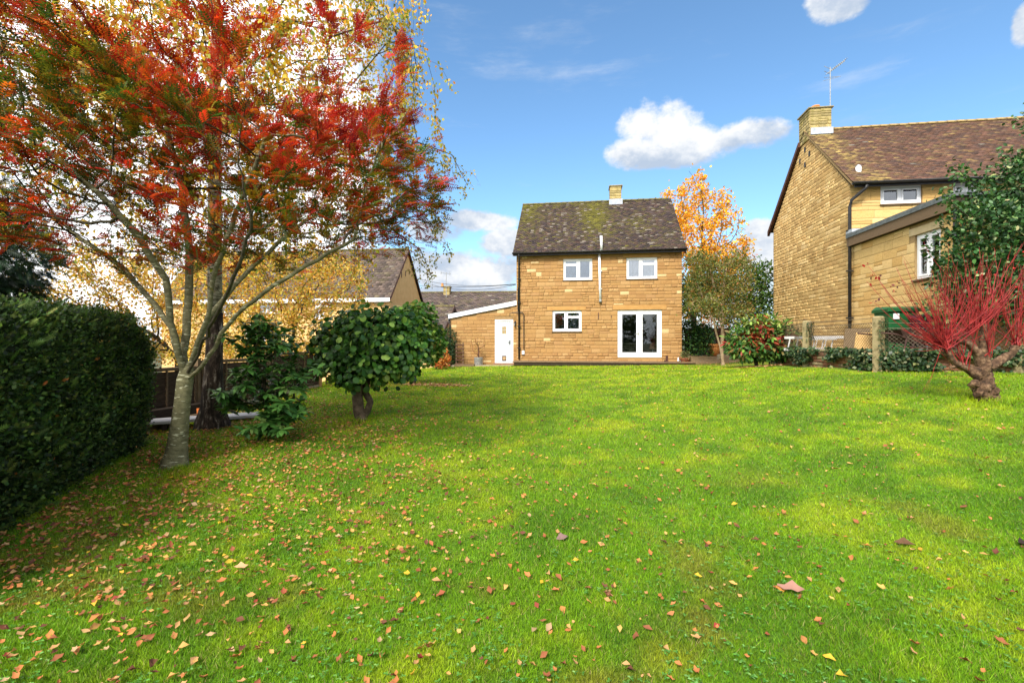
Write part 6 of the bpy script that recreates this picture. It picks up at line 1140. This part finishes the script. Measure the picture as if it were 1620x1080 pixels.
lx, ly = hin(FD[0]+1.62, .62); fl_ = empty('floor_lamp', (lx, ly, .45), 0, 'floor lamp with dusky pink shade inside the right glass door', 'lamp'); MB().lathe([(0, 0), (.14, 0), (.14, .02), (.018, .04), (.018, .85), (0, .85)], 0, 0, 14).build('stand', M['upvc'], fl_); MB().lathe([(.17, .70), (.11, .98), (.105, .98), (.165, .70)], 0, 0, 20).build('lamp_shade', M['lamp'], fl_, True)
# ================================================================== fallen leaves
def t_curl(seed):
    g_ = random.Random(seed); c1, c2 = g_.uniform(-.9, 1.7), g_.uniform(-.5, 1.5); vs = []; pr_ = [(-.12, .01), (.16, .20), (.42, .36), (.74, .20), (1.05, .0)]
    for x, w_ in pr_:
        for s in (-1, 0, 1): vs.append((x, s*w_, c1*(x-.5)**2*.5+c2*(w_*s)**2*1.6+(g_.uniform(-.09, .09))))
    fs = [(i*3+j, i*3+3+j, i*3+4+j, i*3+1+j) for i in range(4) for j in range(2)]; return np.array(vs), np.array(fs)
g = np.random.default_rng(121); curls = [t_curl(i) for i in range(8)]
LP = [(.46, .25, .10), (.44, .16, .05), (.26, .085, .035), (.50, .28, .08), (.13, .05, .025), (.42, .27, .14), (.56, .34, .03), (.24, .04, .025)]; LWt = [4, 5, 4, 3, 2.5, 1.2, .8, .8]
M['fallen'] = M['leaf_dry']
cand = []
while len(cand) < 17000:
    X = g.uniform(-8, 11); Y = math.exp(g.uniform(math.log(1.9), math.log(21))); 
    if abs(X) > 1.2*Y+.8 or X < -.88*Y-.9: continue
    side = np.clip((1.2-X)/5, 0, 1); d = .045+1.0*side**1.7*math.exp(-((Y-5.5)/4.2)**2)*(.5+fbm(np.array([X]), np.array([Y]), 1.0, 7, 3)[0])+.5*math.exp(-((X+2.6)/.9)**2-((Y-13.4)/.8)**2)+.10*math.exp(-((X+1)/3)**2-((Y-3)/2)**2)
    if g.random() > min(1, d*(Y/5)**.9): continue
    if X < -4.0 and (X+3.4)*(4.7)-(-1.67)*(Y-2.2) < 0 and Y < 7: continue
    cand.append((X, Y))
cand = np.array(cand); order = np.argsort(cand[:, 1]); zz = gz(cand[:, 0], cand[:, 1]); n = len(cand); yaw = g.uniform(0, 6.28, n); D_ = np.c_[np.cos(yaw), np.sin(yaw), g.normal(0, .30, n)]; Nn = np.c_[g.normal(0, .38, n), g.normal(-.1, .38, n), np.ones(n)]; S = g.uniform(.024, .052, n)*(1-.3*(g.random(n) < .4)); C = pick(LP, LWt, n, .15, g); P = np.c_[cand, zz+.022+g.random(n)*.012]
near = order[:300]; farl = order[300:]
lmesh = [[np_mesh('fallen_leaf', curls[i % 8][0], curls[i % 8][1], M['fallen'], np.tile(LP[j], (15, 1)), True) for i in range(3)] for j in range(8)]
LN = ['pale tan', 'orange tan', 'russet brown', 'golden tan', 'dark brown', 'pinkish beige', 'yellow', 'crimson']
for q in near:
    j = int(g.choice(8, p=np.array(LWt)/sum(LWt))); xr = P[q, 0]/P[q, 1]; s_ = ('at far left', 'left side', 'left of centre', 'just left of middle', 'just right of middle', 'right of centre', 'right side', 'at far right')[int(np.searchsorted([-.8, -.55, -.27, 0, .27, .55, .8], xr))]; rw_ = ('bottom edge', 'second row up', 'third row up')[int(np.searchsorted([2.25, 2.8], P[q, 1]))]; tl = ('flat', 'tilted')[int(abs(Nn[q][1]) > .35)]; big_ = ('small', 'larger')[int(S[q] > .045)]
    o = place_leaf(lmesh[j][int(g.integers(3))], P[q], D_[q], Nn[q], S[q], None, 'fallen_leaf'); tag(o, f'{big_} {tl} {LN[j]} leaf on grass, {rw_}, {s_}', 'leaf', f'{big_} {tl} {LN[j]} fallen leaves {rw_}, {s_}')
Vs, Fs, Cs = [], [], []; nn_ = 0
for b_ in range(8):
    idx = farl[b_::8]; v, f = curls[b_]; d = unit(D_[idx]); m_ = unit(Nn[idx]-(unit(Nn[idx])*d).sum(1)[:, None]*0); m_ = unit(m_-(m_*d).sum(1)[:, None]*d); s = np.cross(m_, d)
    V = P[idx][:, None]+(v[None, :, 0:1]*d[:, None]+v[None, :, 1:2]*s[:, None]+v[None, :, 2:3]*m_[:, None])*S[idx][:, None, None]; k = len(idx); Vs.append(V.reshape(-1, 3)); Fs.append((f[None]+(np.arange(k)*15)[:, None, None]).reshape(-1, 4)+nn_); Cs.append(np.repeat(C[idx], 15, 0)); nn_ += k*15
obj('leaf_litter', np_mesh('leaf_litter', np.concatenate(Vs), np.concatenate(Fs), M['fallen'], np.concatenate(Cs), True), label='scatter of small tan, orange and russet fallen leaves over the lawn', cat='fallen leaves', kind='stuff')
for (px, py, s_, yw, colr, lab) in ((1268, 944, .12, 2.6, (.33, .17, .13), 'largest fallen leaf, broad and pinkish brown, alone on the right lawn'), (882, 857, .085, .4, (.22, .13, .12), 'curled mauve brown fallen leaf in the middle of the lawn'), (1418, 862, .10, -.7, (.12, .06, .03), 'narrow dark brown fallen leaf on the right lawn'), (372, 905, .075, .3, (.58, .33, .17), 'broad tan fallen leaf at the lower left of the lawn'), (1612, 868, .10, .2, (.03, .02, .015), 'nearly black fallen leaf at the far right edge'), (1246, 938, .08, 2.9, (.58, .22, .05), 'narrow orange fallen leaf touching the largest pinkish one')):
    x, y, z = gp(px, py); cv, cf = curls[(px+1) % 8]; o = place_leaf(np_mesh('fallen_leaf', cv, cf, M['fallen'], np.tile(colr, (15, 1)), True), (x, y, z+.03), (math.cos(yw), math.sin(yw), .05), (.1, -.35, 1), s_, None, 'fallen_leaf'); tag(o, lab, 'leaf')
# heaps of litter under the shrub tree and the peony
for (cx, cy, rx, ry, nn, nm) in ((-2.1, 13.2, .95, .38, 420, 'patch of brown fallen leaves spread under the bright green small tree'), (7.45, 14.1, 1.0, .3, 260, 'ring of pale fallen leaves under the mottled bush')):
    a = g.uniform(0, 6.28, nn); r_ = np.sqrt(g.random(nn)); X = cx+rx*r_*np.cos(a); Y = cy+ry*r_*np.sin(a); leaves('leaf_heap', *T_OVAL, np.c_[X, Y, gz(X, Y)+.03], np.c_[np.cos(a*7), np.sin(a*7), 0*a+.1], np.c_[g.normal(0, .4, nn), g.normal(0, .4, nn), 1+0*a], g.uniform(.05, .09, nn), pick([(.5, .26, .12), (.35, .16, .07), (.6, .4, .22)], [2, 2, 1], nn), M['fallen'], None, label=nm, cat='fallen leaves', kind='stuff')
# ================================================================== grass
g = np.random.default_rng(131); NG = 780000
Y = np.exp(g.uniform(math.log(1.75), math.log(23), NG)); X = g.uniform(-1, 1, NG)*(1.17*Y+.5)
ok = (X > -7.1) & (X < 12.5) & (Y < 22.6-.1459*X-.0+np.where((X > 0) & (X < 7.6), -1.1, -.3)) & ~((X > 7.9) & (Y > 14)) & ~((X > 7.25) & (Y > 20.4)) & ~((X > 7.1) & (Y > P1[1]+.0)); X, Y = X[ok], Y[ok]; NG = len(X)
Z = gz(X, Y); col = lawn_col(X, Y); longer = fbm(X, Y, 2.0, 31, 3); h = (.011+.017*g.random(NG))*(.65+.9*longer)+.0011*Y; wd = .0020+.00105*Y
tuft = np.exp(-((X-6.9)**2+(Y-7.05)**2)/.12)+np.exp(-((X+3.6)**2+(Y-5.35)**2)/.06)+np.exp(-((X+2.55)**2+(Y-8.3)**2)/.08); h = h*(1+2.2*tuft)
yaw = g.uniform(0, 6.28, NG); lean = g.normal(0, .55, (NG, 2)); C = col*(1+g.normal(0, .32, (NG, 1)))*1.12; dry = g.random(NG) < .05; C[dry] = (.36, .30, .12)
C = C+(np.array((.10, .10, .0))*g.random((NG, 1))**3); C = np.clip(C, .004, 1)
c, s = np.cos(yaw)*wd[:]*.5, np.sin(yaw)*wd*.5
V = np.empty((NG, 3, 3), np.float32); V[:, 0] = np.c_[X-c, Y-s, Z-.004]; V[:, 1] = np.c_[X+c, Y+s, Z-.004]; V[:, 2] = np.c_[X+lean[:, 0]*h, Y+lean[:, 1]*h, Z+h]
Cv = np.repeat(C, 3, 0).reshape(NG, 3, 3); Cv[:, :2] *= .80
obj('grass', np_mesh('grass', V.reshape(-1, 3), np.arange(NG*3).reshape(-1, 3), M['grass'], Cv.reshape(-1, 3)), label='short mown green lawn grass with yellowish mossy patches', cat='grass', kind='stuff')
NC = 7500; Y = np.exp(g.uniform(math.log(1.8), math.log(8), NC)); X = g.uniform(-1, 1, NC)*(1.15*Y+.3); cl = fbm(X, Y, 1.6, 41, 3)+.05*(X > 0); ok = cl > .50; X, Y = X[ok], Y[ok]; NC = len(X); tri = []
for k in range(3): a = k*2.094+g.uniform(0, 6, NC)*0+X*9; tri.append((np.c_[X, Y, gz(X, Y)+.026+.012*np.sin(X*50)], np.c_[np.cos(a), np.sin(a), 0*a+.1]))
P = np.concatenate([t_[0] for t_ in tri]); D_ = np.concatenate([t_[1] for t_ in tri]); n = len(P)
leaves('clover', *T_OVAL, P, D_, np.c_[g.normal(0, .25, n), g.normal(0, .25, n), np.ones(n)], g.uniform(.011, .019, n), pick([(.07, .20, .03), (.12, .30, .05), (.20, .38, .10)], [3, 3, 1], n, .15, g), M['leaf'], None, label='low clover and daisy leaves growing through the lawn grass', cat='clover', kind='stuff')
tris = sum(len(o.data.polygons) for o in bpy.data.objects if o.type == 'MESH'); print('faces', tris, 'objects', len(bpy.data.objects))
